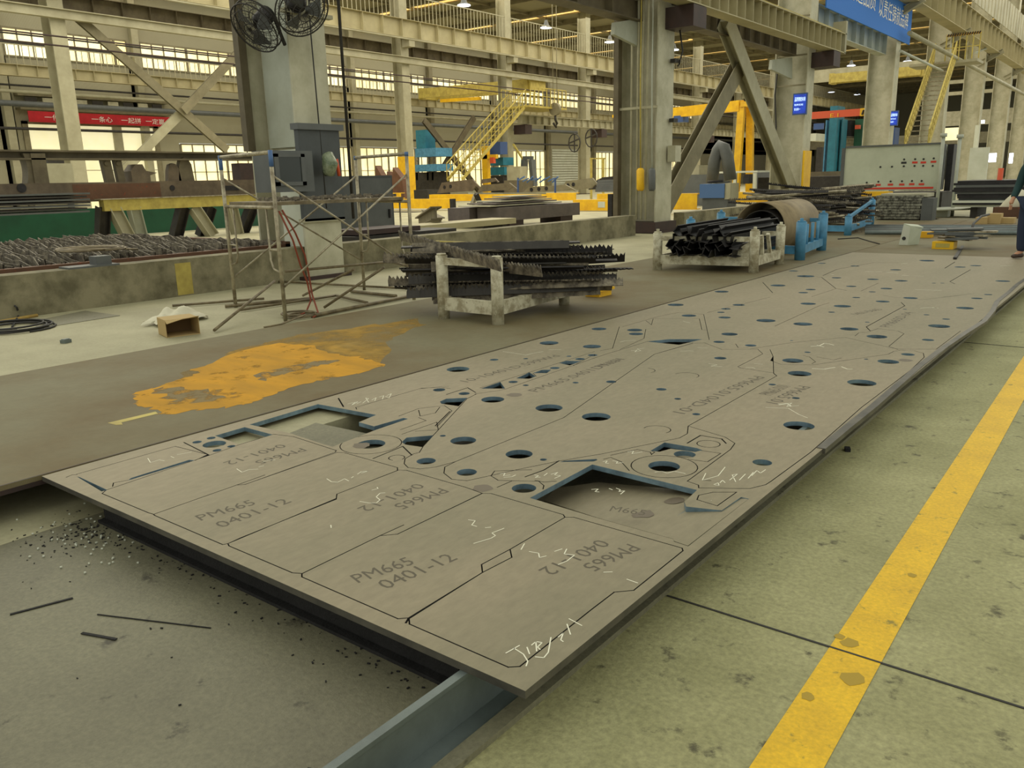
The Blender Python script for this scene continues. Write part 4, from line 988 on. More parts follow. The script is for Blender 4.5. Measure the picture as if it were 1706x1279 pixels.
for i, (x, y) in enumerate(((997, 492), (985, 425))):
    q = G(x, y, .2); tag(MB().box(q.x-.1, q.x+.1, q.y-.14, q.y+.14, .2, .29).box(q.x-.13, q.x+.13, q.y-.17, q.y+.17, .27, .3).build('yellow_block', 'yellow'), ('small yellow block on the floor beneath the toothed bar ends', 'yellow block peeking out behind the pile of toothed bars')[i], 'block')
# rack 2
FL, FR, BR = G(1095, 449, .2), G(1255, 454, .2), G(1298, 440, .2)
ex = (BR-FR); exn = ex.normalized(); print('RACK2', FL, FR, BR)
BR2 = BR; BL = FL+(BR-FR)
t = rack('bar_rack', 'dirty white steel rack holding dark channel bars', [FL, FR, BR2, BL], (.56, .6, .6, .56), .072, 'white', rails=(.16, .48))
for s_ in (.3, .6): 
    p = FR.lerp(BR2, s_); MB().bar(up_(p, .4), up_(FR.lerp(BR2, s_*.8), .72), .05, .05).build('strut', 'white', t)
MB().prism([up_(FR, .42), up_(FR.lerp(FL, .28), .42), up_(FR, .7)], (0, .03, 0)).build('gusset', 'white', t)
for j, k in enumerate((1, 2, 3)): pass
wd = (FR-FL); Wd = wd.length; wn = wd.normalized(); rz = math.atan2(-exn.x, exn.y)
def chan(L, h, w, t_=.012, kind=0):
    m = MB()
    if kind == 0: m.ib((0, -L/2, 0), (0, L/2, 0), h, w, t_)
    elif kind == 1: m.box(-w/2, w/2, -L/2, L/2, -h/2, -h/2+t_).box(-w/2, -w/2+t_, -L/2, L/2, -h/2, h/2).box(w/2-t_, w/2, -L/2, L/2, -h/2, h/2)
    else: m.box(-w/2, w/2, -L/2, L/2, -h/2, -h/2+t_).box(-w/2, -w/2+t_, -L/2, L/2, -h/2, h/2)
    return m
cb = []
n = 0
for layer in range(4):
    for k in range(7 - layer//2):
        L = 2.3
        if n < 6: o = chan(L, .12, .12, .012, n % 3).build('channel_bar', 'blackbar'); cb.append(o)
        else: o = cb[n % 6].copy(); C.objects.link(o)
        p = FL.lerp(FR, .13+.74*(k+.5+(layer//2)*.5)/7)+exn*(L*.5-.15+R_(-.12, .12))
        o.location = (p.x, p.y, .2+.30+layer*.10); o.rotation_euler = (0, R_(-.5, .5)+(layer % 2)*.78, rz+R_(-.03, .03))
        tag(o, 'dark steel channel bar lying in the dirty white rack', 'bar', 'dark channel bars in the dirty white rack'); n += 1
# blue rack with rolled shells
FR, BR = G(1332, 433, .2), G(1368, 417, .2); d = BR-FR; FL = FR+Vector((-2.1, .25, 0)); BL = FL+d
print('RACK3', FR, BR)
t = rack('coil_rack', 'blue steel rack carrying rolled steel shells', [FL, FR, BR, BL], (.62, .62, .66, .66), .085, 'blue', rails=(.16, .55))
for s_ in (.25, .5, .75): MB().cyl(up_(FR.lerp(BR, s_), .35), up_(FR.lerp(BR, s_), .76), .03, 8).build('rail_bar', 'blue', t)
xc = -5.62; pL = AY(1271, 374, 14.3); ya, yb = 14.3, 16.15
zc = .66
for i, (r, l0) in enumerate(((.46, 0), (.385, .05), (.31, .1))):
    m = MB(); seg = 40; vs = []
    for y in (ya+l0, yb-l0):
        for rr in (r, r-.014): vs += [(xc+cos(2*pi*k/seg)*rr, y, zc-(.46-r)*.9+sin(2*pi*k/seg)*rr) for k in range(seg)]
    fs = []
    for k in range(seg):
        k2 = (k+1) % seg; fs += [(k, k2, 2*seg+k2, 2*seg+k), (seg+k, 3*seg+k, 3*seg+k2, seg+k2), (k, seg+k, seg+k2, k2), (2*seg+k, 2*seg+k2, 3*seg+k2, 3*seg+k)]
    m.add(vs, fs, 0, True)
    o = m.build('rolled_shell', 'shell' if i == 0 else 'dark'); tag(o, ('outer brown rolled steel shell lying in the blue rack', 'middle rolled steel shell nested in the brown one', 'innermost rolled steel shell nested in the brown one')[i], 'steel shell')
# blue rack with thin bars
FR, BR = G(1412, 392, .2), G(1450, 378, .2); d = BR-FR; FL = FR+Vector((-2.5, .2, 0)); BL = FL+d
t = rack('bar_rack', 'blue steel rack heaped with long thin bars', [FL, FR, BR, BL], (.42, .42, .68, .68), .08, 'blue', rails=(.15, .36))
MB().bar(up_(BR, .86), up_(FR, .6), .06, .06).build('brace', 'blue', t)
print('RACK4', FR, BR)
cen = (FL+BR)/2; bp = []
n = 0
for layer in range(12):
    for k in range(9):
        L = R_(1.5, 2.8)
        if n < 8: o = (toothed(L, .06, 60+n) if n % 2 else MB().box(-.03, .03, -L/2, L/2, -.02, .02)).build('thin_bar', ('dark', 'slag', 'galv', 'blackbar')[n % 4]); bp.append(o)
        else: o = bp[n % 8].copy(); C.objects.link(o)
        p = cen+Vector((R_(-.35, .35), (k-4)*d.length/9.5, 0)); o.location = (p.x-.15*(layer > 6), p.y, .2+.15+layer*.076+R_(-.03, .03))
        o.rotation_euler = (R_(-.13, .13), R_(-.8, .8), pi/2+R_(-.45, .45)); n += 1
        tag(o, 'long thin steel bar in the tangled heap on the blue rack', 'bar', 'thin bars heaped on the blue rack')
# raised concrete ledge under the brown sheet, and the grey sheet seen through the left opening
struct(MB().box(-7.3, -3.98, 2.35, 5.2, -.02, .148).build('floor_ledge', 'concrete2'))
pts = [G(x, y, .155) for x, y in ((526, 704), (612, 722), (700, 750), (560, 790), (470, 726))]
tag(MB().prism([p-Vector((0, 0, .006)) for p in pts], (0, 0, .006)).build('scrap_sheet', 'basefloor'), 'dark grey sheet seen lying inside the large left opening', 'sheet')
# ======================= left bay: cutting bed, trestles, girder stock =======================
ZB = .62
t = thing('cutting_bed', 'wide cutting bed of dark slats behind the concrete curb at left', 'cutting bed', (-15, 6, 0))
MB().box(-12.35, -12.2, 1.5, 9.2, .1, ZB-.02).box(-18.6, -18.45, 1.5, 9.2, .1, ZB-.02).box(-18.6, -12.2, 9.1, 9.25, .1, ZB+.02).build('frame', 'rust', t)
MB().box(-18.6, -12.2, 1.5, 9.2, 0, .12).build('pan', 'dark', t)
for k in range(84):
    y = 1.6+k*.09; L = 6.1
    m = MB(); n_ = 26; vs = []; fs = []
    for j in range(n_+1):
        x = -12.3-L*j/n_; zz = ZB+R_(-.03, .05)+.05*sin(j*.9+k); yy = y+R_(-.025, .025)
        vs += [(x, yy-.008, zz), (x, yy+.008, zz), (x, yy, .2)]
    for j in range(n_):
        a = j*3; fs += [(a, a+1, a+4, a+3), (a, a+3, a+5, a+2), (a+1, a+2, a+5, a+4)]
    m.add(vs, fs); m.build('slat', 'slag', t)
coil(AX(150, 417, -12.8), .42, 4, 'coil of grey hose lying on the slats of the cutting bed', 'tube', .014, .006, [AX(185, 414, -12.6), AX(230, 415, -12.5)])
q = AX(167, 440, -11.85)
tag(MB().box(q.x-.13, q.x+.13, q.y-.12, q.y+.12, .56, .575).box(q.x-.1, q.x+.1, q.y-.1, q.y+.12, .57, .7).box(q.x-.16, q.x+.16, q.y-.5, q.y+.2, .56, .585).build('steel_bracket', 'grey'), 'small grey steel bracket sitting on the curb before the slat bed', 'bracket')
# trestle (yellow top) with splayed legs
XT = -25.5
a0, a1 = AX(168, 333, XT), AX(440, 331, XT)
t = thing('trestle', 'long steel trestle with a worn yellow top beam and splayed legs', 'trestle', (XT, a0.y, 0))
zt = a0.z; zbm = AX(168, 352, XT).z
MB().box(XT-.15, XT+.15, a0.y, a1.y+1.5, zbm, zt).build('top_beam', 'yellow2', t)
MB().box(XT-.2, XT+.2, a0.y-.1, a1.y+1.5, zt, zt+.03).build('top_plate', 'galv', t)
for (x0, x1, dx, m_) in ((172, 178, .6, 'dark'), (188, 214, -.2, 'beige'), (222, 244, .5, 'pale'), (305, 302, .6, 'dark'), (322, 352, -.2, 'beige'), (350, 346, .6, 'dark'), (385, 398, .1, 'beige'), (420, 414, .6, 'dark')):
    p, q = AX(x0, 345, XT), AX(x1, 396, XT); q = Vector((q.x-dx*.6, q.y, 0)); MB().ib((p.x, p.y, p.z), q, .35, .3, .03, (0, 1, 0)).build('leg', m_, t)
# big brown plate girder on it, upper beam, machined parts in between
XG = -26.3
def zx(px, py, X): return AX(px, py, X)
y0, y1 = -4, AX(470, 300, XG).y
zb, zt = zx(200, 334, XG).z, zx(200, 303, XG).z
t = thing('steel_girder', 'long rust brown girder with round holes lying on the yellow trestle', 'girder', (XG, y0, zb))
MB().ib((XG, y0, (zb+zt)/2), (XG, y1, (zb+zt)/2), zt-zb, .5, .05).build('web', 'brownplate', t)
MB().box(XG+.02, XG+.27, y0, y1, zb+.02, zt-.03).build('side_plate', 'brownplate', t)
q = zx(155, 318, XG+.27); MB().box(XG+.27, XG+.275, q.y-.6, q.y+2.2, zb+.06, zt-.05).build('rust_patch', 'rust', t)
for px in (36, 287):
    q = zx(px, 313, XG+.28); MB().cyl(q, q+Vector((.012, 0, 0)), .13 if px == 36 else .09, 16).build('hole', 'blackbar', t)
q = zx(387, 313, XG+.28); MB().box(XG+.275, XG+.29, q.y-.28, q.y+.28, q.z-.08, q.z+.08).build('hole', 'blackbar', t)
z0, z1 = zx(200, 267, XG).z, zx(200, 252, XG).z
tag(MB().ib((XG, y0, (z0+z1)/2), (XG, y1-.4, (z0+z1)/2), z1-z0, .5, .05).build('long_beam', 'brown'), 'long olive brown beam lying across the top of the machined parts at left', 'beam')
for (x0, x1, top, lab, m_) in ((36, 52, 256, 'curved dark steel part standing on the brown girder, leftmost', 'brown'), (52, 76, 256, 'broad dark steel part on the brown girder, second from left', 'brown'), (172, 190, 266, 'narrow upright part with lugs on the brown girder', 'brown'),
                            (193, 207, 266, 'leaning upright part with lugs beside its twin on the brown girder', 'brown'), (214, 245, 274, 'lumpy machined casting on the brown girder', 'brownplate'), (278, 300, 272, 'wide bracket with a hole on the right of the brown girder', 'brownplate'), (296, 322, 262, 'tall rounded bracket with a hole on the brown girder', 'brown'), (395, 440, 272, 'dark steel box on the right end of the brown girder', 'dkbrown')):
    p, q = zx(x0, 303, XG), zx(x1, 303, XG); ztp = zx(x0, top, XG).z; w = q.y-p.y
    m = MB()
    if 'lumpy' in lab: m.prism([(XG-.25, p.y, zt), (XG-.25, q.y, zt), (XG-.25, q.y, zt+.35*(ztp-zt)), (XG-.25, q.y+.25, zt+.5*(ztp-zt)), (XG-.25, q.y-.2*w, zt+.62*(ztp-zt)), (XG-.25, q.y-.35*w, ztp), (XG-.25, p.y+.3*w, ztp), (XG-.25, p.y, zt+.6*(ztp-zt))], (.5, 0, 0))
    elif 'rounded' in lab or 'hole' in lab: m.prism([(XG-.1, p.y, zt), (XG-.1, q.y, zt), (XG-.1, q.y-.1*w, zt+.7*(ztp-zt)), (XG-.1, q.y-.3*w, zt+.95*(ztp-zt)), (XG-.1, q.y-.5*w, ztp), (XG-.1, p.y+.25*w, zt+.92*(ztp-zt)), (XG-.1, p.y+.1*w, zt+.6*(ztp-zt))], (.2, 0, 0)); 
    elif 'lugs' in lab: m.prism([(XG-.1, p.y+.2*w, zt), (XG-.1, q.y, zt), (XG-.1, q.y-.2*w, ztp), (XG-.1, p.y, ztp)], (.2, 0, 0)).cyl((XG+.1, p.y+.35*w, ztp-.12), (XG+.14, p.y+.35*w, ztp-.12), .07, 10)
    elif 'curved' in lab: m.prism([(XG-.2, p.y, zt)]+[(XG-.2, p.y+w*.3+w*.25*sin(j/8*pi), zt+(ztp-zt)*j/8) for j in range(9)]+[(XG-.2, q.y, ztp), (XG-.2, q.y, zt)], (.4, 0, 0))
    else: m.box(XG-.25, XG+.25, p.y, q.y, zt, ztp)
    tag(m.build('machined_part', m_), lab, 'machined part')
# dark sheets stacked at left and green barrier, white machine behind
for k in range(7):
    z = zx(60, 357, XG+1.2).z+k*.085
    tag(MB().box(XG-.1, XG+1.3, -4+k*.3, zx(150+R_(-12, 14), 345, XG+1.2).y, z, z+.05).build('steel_sheet', 'dark' if k % 2 else 'grey'), 'dark steel sheet in the stack left of the yellow trestle', 'sheet', 'dark sheets stacked left of the yellow trestle')
XQ = -29.5
zt_ = AX(200, 352, XQ).z
tag(MB().box(XQ-.1, XQ, -2, AX(470, 370, XQ).y, .02, max(zt_, 1.0)).build('barrier_panel', 'green'), 'long dark green barrier panel behind the yellow trestle', 'barrier')
p, q = AX(80, 300, -34), AX(120, 272, -34)
t = thing('machine_cabinet', 'pale machine cabinet seen between the parts on the brown girder', 'machine', (-34.5, p.y, 0)); MB().box(-35.5, -34, p.y, q.y, 0, q.z).build('body', 'beige', t); MB().box(-34, -33.98, q.y-.4, q.y-.15, .9, 1.6).build('door', 'grey', t); MB().box(-34.6, -34.2, p.y+.2, q.y-.2, q.z, q.z+.35).build('top_unit', 'dark', t)
def blk(x0, y0, x1, y1, Y, dep, m_, name, lab, cat, group=None, z0=None, parent=None, kind=None):
    # box whose front face (toward -Y) covers the px rectangle at distance Y
    a, b = AY(x0, y1, Y), AY(x1, y0, Y)
    lo = a.z if z0 is None else z0
    mb = MB().box(min(a.x, b.x), max(a.x, b.x), Y, Y+dep, lo, b.z)
    o = mb.build(name, m_, parent)
    if not parent and lab: tag(o, lab, cat, group, kind)
    return o
def blx(x0, y0, x1, y1, X, dep, m_, name, lab, cat, group=None, z0=None, parent=None):
    a, b = AX(x0, y1, X), AX(x1, y0, X); lo = a.z if z0 is None else z0
    o = MB().box(X-dep, X, min(a.y, b.y), max(a.y, b.y), lo, b.z).build(name, m_, parent)
    if not parent and lab: tag(o, lab, cat, group)
    return o
# floor of the bay: sheets and pieces just behind the curb
for i, (a, b, c, d, h_, m_) in enumerate(((400, 408, 470, 398, .12, 'dark'), (410, 418, 560, 404, .2, 'beige2'), (590, 388, 760, 373, .16, 'dark'), (600, 378, 700, 370, .24, 'dkbrown'), (700, 392, 860, 374, .1, 'girder'))):
    if i < 2: continue
    XO = (-12.6, -12.6, -12.6, -12.6, -14.6)[i]; p = AX(a, b, XO); q = AX(c, d, XO)
    o = MB().box(XO-.9, XO, min(p.y, q.y), max(p.y, q.y), .6 if i == 3 else .4, .7 if i == 3 else .5+h_*.5).build('stock_sheet', m_)
    MB().box(XO-.8, XO-.1, min(p.y, q.y)+.3, min(p.y, q.y)+.5, .58 if i == 3 else 0, .6 if i == 3 else .4).box(XO-.8, XO-.1, max(p.y, q.y)-.5, max(p.y, q.y)-.3, .58 if i == 3 else 0, .6 if i == 3 else .4).build('spacer', 'dark', o)
    tag(o, ('dark low sheet stack behind the curb by the slat bed', 'pale low slab behind the curb at the fan column', 'dark sheets stacked low behind the curb right of the scaffold', 'maroon bar on the dark sheets right of the scaffold', 'pale beam lying along the curb under the stacked box beam')[i], 'sheet stack')
# wood lath on toothed pile
p, q = G(718, 402, .95), G(790, 405, .93); tag(MB().bar(p, q, .05, .02).build('lath', 'yellow2'), 'pale lath lying on top of the toothed bar pile', 'lath')
# V-shaped steel profiles and stacked box beam
p = G(705, 372, 0); o = MB().ib(G(698, 370, .1), G(727, 355, .8), .35, .3, .04).ib(G(708, 356, .3), G(735, 370, .1), .35, .3, .04).build('steel_offcut', 'brown'); tag(o, 'pair of crossed brown steel offcuts on the pale floor right of the scaffold', 'offcut')
X = G(833, 371, .0).x
a = G(833, 368, 0)
def hbx(x0, yb, x1, yt, m_, nm, lab, X, dep, cat):
    p, q = AX(x0, yb, X), AX(x1, yt, X); z1 = AX(x0, yt, X).z
    return tag(MB().box(X-dep, X, p.y, q.y, p.z, z1).build(nm, m_), lab, cat)
X = -17.8
p = AX(833, 369, X); q = AX(966, 362, X); r_ = AX(833, 346, X)
tag(MB().box(X-1.0, X, p.y, q.y, p.z, r_.z).build('box_beam', 'purple'), 'large purplish grey box beam lying on blocks in the neighbouring bay', 'beam')
tag(MB().box(X-2.1, X-1.1, p.y-.3, p.y+1.9, p.z, r_.z).build('box_beam', 'purple'), 'shorter purplish grey box beam end left of the large one', 'beam')
for i, f_ in enumerate((.12, .75)): tag(MB().box(X-1, X-.05, p.y+(q.y-p.y)*f_, p.y+(q.y-p.y)*f_+.8, 0, p.z).build('support_block', 'dkbrown'), ('left dark block under the purplish box beam', 'right dark block under the purplish box beam')[i], 'block')
for k in range(5):
    z = r_.z+.04+k*.07; tag(MB().box(X-1.6+k*.1, X-.15-k*.05, p.y-.3+k*.35, q.y-1-k*.25, z, z+.04).build('steel_sheet', 'purple' if k % 2 else 'beige2'), 'steel sheet stacked on the purplish grey box beam', 'sheet', 'steel sheets on the purplish box beam')
a, b, c = G(778, 368, 0), G(808, 350, 0), G(796, 325, 1.4)
t = thing('trestle', 'brown A-frame trestle left of the purplish box beam', 'trestle', V3(a, 0))
MB().bar(G(777, 369, 0), AX(793, 323, G(777, 369, 0).x), .14, .14).build('leg', 'olive', t); MB().bar(AX(793, 323, -20.6), AX(805, 350, -20.6), .14, .14).build('leg', 'dark', t); MB().bar(AX(785, 322, -20.8), AX(905, 322, -20.8), .3, .06).build('top_plate', 'beige2', t)
q = G(797, 365, 0); tag(MB().cyl(V3(q, 0), V3(q, .62), .38, 18).build('pipe_stub', 'olive'), 'short wide pipe stub standing beside the brown trestle', 'pipe')
for i, (px, h_) in enumerate(((755, 331), (1018, 323), (1028, 323))):
    q = G(px, 354, 0); q = Vector((q.x*.86, q.y*.86, 0)); z = zat(q.x, q.y, h_); tag(MB().box(q.x-.1, q.x+.1, q.y-.1, q.y+.1, 0, z).build('bollard', 'blackbar'), ('black post in front of the left yellow guard rail', 'left black post before the right yellow guard rail', 'right black post before the right yellow guard rail')[i], 'post')
# yellow guard rails
for i, (x0, x1, yt, yb, Y) in enumerate(((600, 750, 331, 347, 35.5), (955, 1053, 332, 352, 35.5), (612, 668, 321, 331, 38.5), (716, 960, 321, 335, 38.5), (995, 1060, 322, 332, 38.5), (1105, 1162, 322, 349, 33), (1215, 1302, 319, 337, 37), (1400, 1480, 319, 327, 38))):
    a, b = AY(x0, yb, Y), AY(x1, yt, Y)
    o = thing('guard_rail', ('yellow steel guard beam low on the pale floor behind the scaffold', 'yellow guard beam left of the pipe-laden column with two black posts before it', 'short rear yellow guard beam at the yellow column foot', 'long rear yellow guard beam behind the brown trestle', 'rear yellow guard beam just left of the pipe-laden column', 'yellow guard beam right of the pipe-laden column', 'yellow guard beam behind the rolled shells', 'yellow guard beam left of the white cabinet door')[i], 'guard rail', (a.x, Y, 0))
    h_ = b.z-max(a.z, 0); z0 = max(a.z, .02)
    MB().box(a.x, b.x, Y-.03, Y, z0, b.z).build('face_plate', 'yellow', o); MB().box(a.x, b.x, Y, Y+.35, b.z-.04, b.z).box(a.x, b.x, Y, Y+.35, z0, z0+.04).build('flange', 'yellow', o)
    if i == 1: MB().box(b.x-1.9, b.x-1.5, Y-.05, Y-.03, z0+.15, b.z-.1).build('label_plate', 'whitec', o)
# stacks of folded plates
def vplate(x0, yb, x1, yt, Y, lab, m_='brownplate', n_=1, holes=0):
    a, b = AY(x0, yb, Y), AY(x1, yt, Y); w = b.x-a.x; h_ = b.z-a.z
    for k in range(n_):
        m = MB(); y = Y+k*.25; z = a.z+k*.06
        pts = [(a.x, y, z), (a.x+w*.12, y, z+h_*.8), (a.x+w*.8, y, z+h_), (a.x+w*.9, y, z+h_*.62), (b.x, y, z+h_*.25), (b.x-.1, y, z+h_*.16), (a.x+w*.88, y, z+h_*.5), (a.x+w*.78, y, z+.12)]
        m.prism(pts, (0, .12, 0)); o = m.build('folded_plate', m_)
        for j in range(holes): q = Vector((a.x+w*(.18+.14*j), y-.005, z+h_*(.45+.06*j))); MB().cyl(q, q+Vector((0, -.01, 0)), .12, 10).build('hole', 'blackbar', o)
        tag(o, lab, 'folded plate', None if n_ == 1 else 'folded plates '+lab.split(' in the ')[-1])
vplate(728, 322, 802, 298, 41, 'folded brown plate with two holes behind the long yellow guard beam', holes=2)
vplate(795, 320, 862, 304, 40.6, 'flat brown folded plate in the middle of the row behind the guard beam', 'brown')
vplate(800, 306, 830, 296, 43, 'small folded plate peeking above the flat brown one')
vplate(870, 322, 960, 307, 40.5, 'pale folded plate with a row of small holes behind the guard beam', 'olive', holes=3)
vplate(935, 318, 1000, 296, 42, 'pale folded plate with two large holes left of the pipe-laden column', 'olive', holes=2)
vplate(980, 316, 1045, 298, 43, 'folded plate nested in the dark pile left of the pipe-laden column', 'dark', n_=5)
vplate(1075, 318, 1115, 303, 44, 'dark folded plate seen through the pipe-laden column pipes', 'dark')
for k in range(6): blx(1030+k, 318-k*4, 1056, 315-k*4, -24-k*.02, 1.5, 'grey', 'steel_sheet', 'grey blue steel sheet in the stack at the left edge of the pipe-laden column', 'sheet', 'grey sheets beside the pipe-laden column') if k < 5 else None
# blue frames standing on plates
t = thing('blue_frame', 'low blue tubular frame standing behind the guard beam', 'frame', AY(900, 321, 39.8))
for x in (863, 925): MB().bar(AY(x, 330, 39.8), AY(x, 296, 39.8), .08, .08).build('post', 'dkblue', t)
for k in range(9): MB().bar(AY(864+k*7, 300+(k % 3)*2, 39.8+k*.1), AY(874+k*7, 294+(k % 2)*3, 39.8+k*.1), .07, .07).build('bar', 'bluebox', t)
blk(612, 358, 690, 336, 33, 1, 'dark', 'wire_bundle', 'dark bundle of rods beside the yellow column foot', 'bundle', z0=.02)
# teal press and jib crane machinery
t = thing('press', 'teal hydraulic press behind the yellow footed column', 'machine', AY(705, 330, 52))
blk(694, 216, 708, 250, 52.5, 1.2, 'teal', 'cylinder', '', '', parent=t); blk(692, 246, 726, 262, 51.5, 2, 'blue', 'upper_beam', '', '', parent=t); blk(692, 273, 728, 286, 51.5, 2, 'blue', 'lower_beam', '', '', parent=t)
for x in (696, 714, 722): MB().bar(AY(x, 300, 52.5), AY(x, 258, 52.5), .2, .2).build('column', 'galv', t)
blk(690, 286, 730, 325, 52.4, 1.4, 'dark', 'base', '', '', parent=t, z0=0)
t = thing('press', 'teal press with a dark head beside the yellow jib post', 'machine', AY(820, 330, 58))
blk(812, 262, 838, 276, 58, 1.5, 'teal', 'upper_beam', '', '', parent=t); blk(812, 278, 840, 292, 58, 1.5, 'teal', 'lower_beam', '', '', parent=t); blk(812, 292, 838, 310, 58, 1.5, 'dark', 'base', '', '', parent=t, z0=0)
blk(812, 236, 833, 258, 57, 1, 'dkblue', 'head', '', '', parent=t)
t = thing('jib_post', 'yellow jib crane post left of the column by the stair', 'post', AY(808, 300, 56))
blk(804, 243, 811, 305, 56, .4, 'yellow', 'post', '', '', parent=t, z0=0); blk(804, 257, 826, 265, 56, .3, 'yellow', 'arm', '', '', parent=t); blk(816, 262, 822, 272, 55.8, .3, 'orange', 'hook', '', '', parent=t)
blk(845, 277, 866, 305, 56.5, 1, 'beige', 'electrical_cabinet', 'beige electrical cabinet at the foot of the column by the stair', 'cabinet', z0=0)
t = thing('tilting_arm', 'green grey tilting frame machine standing before the low windows', 'machine', AY(880, 305, 60))
for x0, x1 in ((874, 872), (886, 890)): MB().bar(AY(x0, 266, 60), AY(x1, 310, 60), .35, .6, (0, 1, 0)).build('leg', 'green' if x0 < 0 else 'grey', t)
MB().bar(AY(855, 240, 60), AY(873, 268, 60), .15, .15).build('arm', 'yellow2', t); MB().bar(AY(872, 263, 60), AY(888, 263, 60), .2, .3).build('crossbar', 'grey', t)
for i, x in enumerate((985, 1005)): tag(MB().bar(Vector((AY(x, 300, 56).x, 56, 0)), AY(x, 263, 56), .14, .14).bar(AY(x-(14 if i else 2), 264, 56), AY(x+4, 264, 56), .1, .1).build('jib_post', 'yellow2'), ('small yellow jib post left of the pipe-laden column, nearer the stair', 'small yellow jib post left of the pipe-laden column, nearer that column')[i], 'post')
for i, (x, y) in enumerate(((957, 238), (985, 230))): 
    q = AY(x, y, 57); tag(MB().tube([q+Vector((cos(2*pi*k/12)*.55, 0, sin(2*pi*k/12)*.7)) for k in range(12)], .05, 5, True).bar(q+Vector((0, 0, -.7)), q+Vector((0, 0, .7)), .08, .08).bar(q+Vector((-.5, 0, .0)), q+Vector((.5, 0, .3)), .2, .08).build('wall_fan', 'dark'), ('distant dark wall fan between two far columns', 'second distant dark wall fan at the far column')[i], 'fan')
blk(430, 360, 615, 270, 12.3, .0, 'dark', '', '', '') if 0 else None
for i, (x0, x1, yt) in enumerate(((622, 640, 275), (640, 652, 285), (650, 672, 278))):
    a, b = AY(x0, 325, 40), AY(x1, yt, 40)
    tag(MB().prism([(a.x, 40, 0), (b.x, 40, 0), (b.x-.2, 40, b.z*.7), (a.x+.4, 40, b.z)], (0, .5, 0)).build('scrap_plate', 'rust'), ('tall rusty pointed plate behind the scaffold', 'lower rusty plate behind the scaffold', 'broad rusty plate beside the yellow column foot')[i], 'scrap')
for i, (a, b, c, d, m_) in enumerate(((735, 300, 800, 284, 'red_ink'), (430, 330, 470, 322, 'dkgrey'), (840, 318, 866, 300, 'brown'), (1035, 300, 1056, 290, 'bluebox'), (605, 326, 632, 314, 'dark'), (690, 330, 712, 316, 'dark'))):
    if i == 0: continue
    blk(a, b if b < d else d, c, max(b, d), 46, 1.5, m_, 'crate', ('', 'grey crate seen through the scaffold at left', 'brown crate beside the beige electrical cabinet', 'blue crate at the left edge of the pipe-laden column', 'dark crate behind the scaffold right end', 'dark crate right of the yellow column foot')[i], 'crate', z0=0)
# ---- yellow stair at far row
def stair(top, bot, w, wd, m_, name, lab, steps=16, hr=1.0, tread='galv'):
    top, bot = Vector(top), Vector(bot); wd = Vector(wd).normalized()*w
    t = thing(name, lab, 'stair', (bot.x, bot.y, 0)); d = top-bot
    for s_ in (0, 1):
        MB().bar(bot+wd*s_, top+wd*s_, .06, .25).build('stringer', m_, t)
        m = MB(); u = Vector((0, 0, hr)); m.bar(bot+wd*s_+u, top+wd*s_+u, .07, .07).bar(bot+wd*s_+u*.5, top+wd*s_+u*.5, .04, .04)
        for k in range(steps+1): p = bot+wd*s_+d*k/steps; m.bar(p, p+u, .05, .05)
        m.build('handrail', m_, t)
    for k in range(steps):
        p = bot+d*(k+.5)/steps; MB().bar(p, p+wd, .28, .04).build('tread', tread, t)
    return t
p1, p0 = AX(852, 178, -46.3), AX(745, 300, -46.3)
stair(p1, p0, 1.6, (1, -.0, 0), 'yellow2', 'stair', 'yellow steel stair climbing right toward the far column row', 18, 1.3, 'yellow2')
t = thing('platform', 'yellow railed platform at the top of the far yellow stair', 'platform', (-46, 60, p1.z))
MB().box(-47.4, -44.2, p1.y-.2, p1.y+5.5, p1.z-.15, p1.z).build('deck', 'yellow2', t)
for x in (-44.2, -47.4):
    m = MB()
    for k in range(10): m.bar((x, p1.y+k*.6, p1.z), (x, p1.y+k*.6, p1.z+1.5), .06, .06)
    m.bar((x, p1.y, p1.z+1.5), (x, p1.y+5.4, p1.z+1.5), .07, .07).bar((x, p1.y, p1.z+.8), (x, p1.y+5.4, p1.z+.8), .05, .05); m.build('railing', 'yellow2', t)
# yellow bridge cranes in the neighbouring bay
def crane(name, lab, x0, y0, x1, y1, h_, Y, m_='yellow2', d=.6):
    a, b = AY(x0, y0, Y), AY(x1, y1, Y); hz = h_
    t = thing(name, lab, 'crane', a)
    for k in (0, 1): MB().bar(a+Vector((0, k*d*2, 0)), b+Vector((0, k*d*2, 0)), .3, hz).build('bridge_beam', m_, t)
    MB().bar(a, a+Vector((0, 2*d, 0)), .5, hz*1.2).build('end_carriage', m_, t); MB().bar(b, b+Vector((0, 2*d, 0)), .5, hz*1.2).build('end_carriage', m_, t)
    return t
t = crane('bridge_crane', 'yellow bridge crane crossing behind the yellow stair', 700, 156, 880, 140, .9, 64, d=1.2)
MB().bar(AY(735, 168, 63), AY(800, 164, 63), .3, .3).build('catwalk', 'yellow', t)
t = crane('bridge_crane', 'distant yellow bridge crane seen right of the blue banner column', 1385, 131, 1535, 117, .9, 95)
q = AX(925, 182, -44)
t = thing('crane_hook', 'crane hook block hanging before the far strip windows', 'hook', q)
MB().cyl(q+Vector((0, -.18, 0)), q+Vector((0, .18, 0)), .55, 16).build('sheave_block', 'olive', t); MB().tube([q+Vector((0, 0, -.4)), q+Vector((0, 0, -.9)), q+Vector((0, .3, -1.2)), q+Vector((0, .1, -1.5)), q+Vector((0, -.3, -1.2))], .1, 8).build('hook', 'dark', t)
for dy in (-.3, .3): MB().cyl(q+Vector((0, dy, .2)), q+Vector((0, dy, 17.3-q.z)), .03, 5).build('rope', 'olive', t)
t = thing('crane_cab', 'bright yellow crane cab left of the pipe-laden column', 'crane cab', AY(1045, 190, 62))
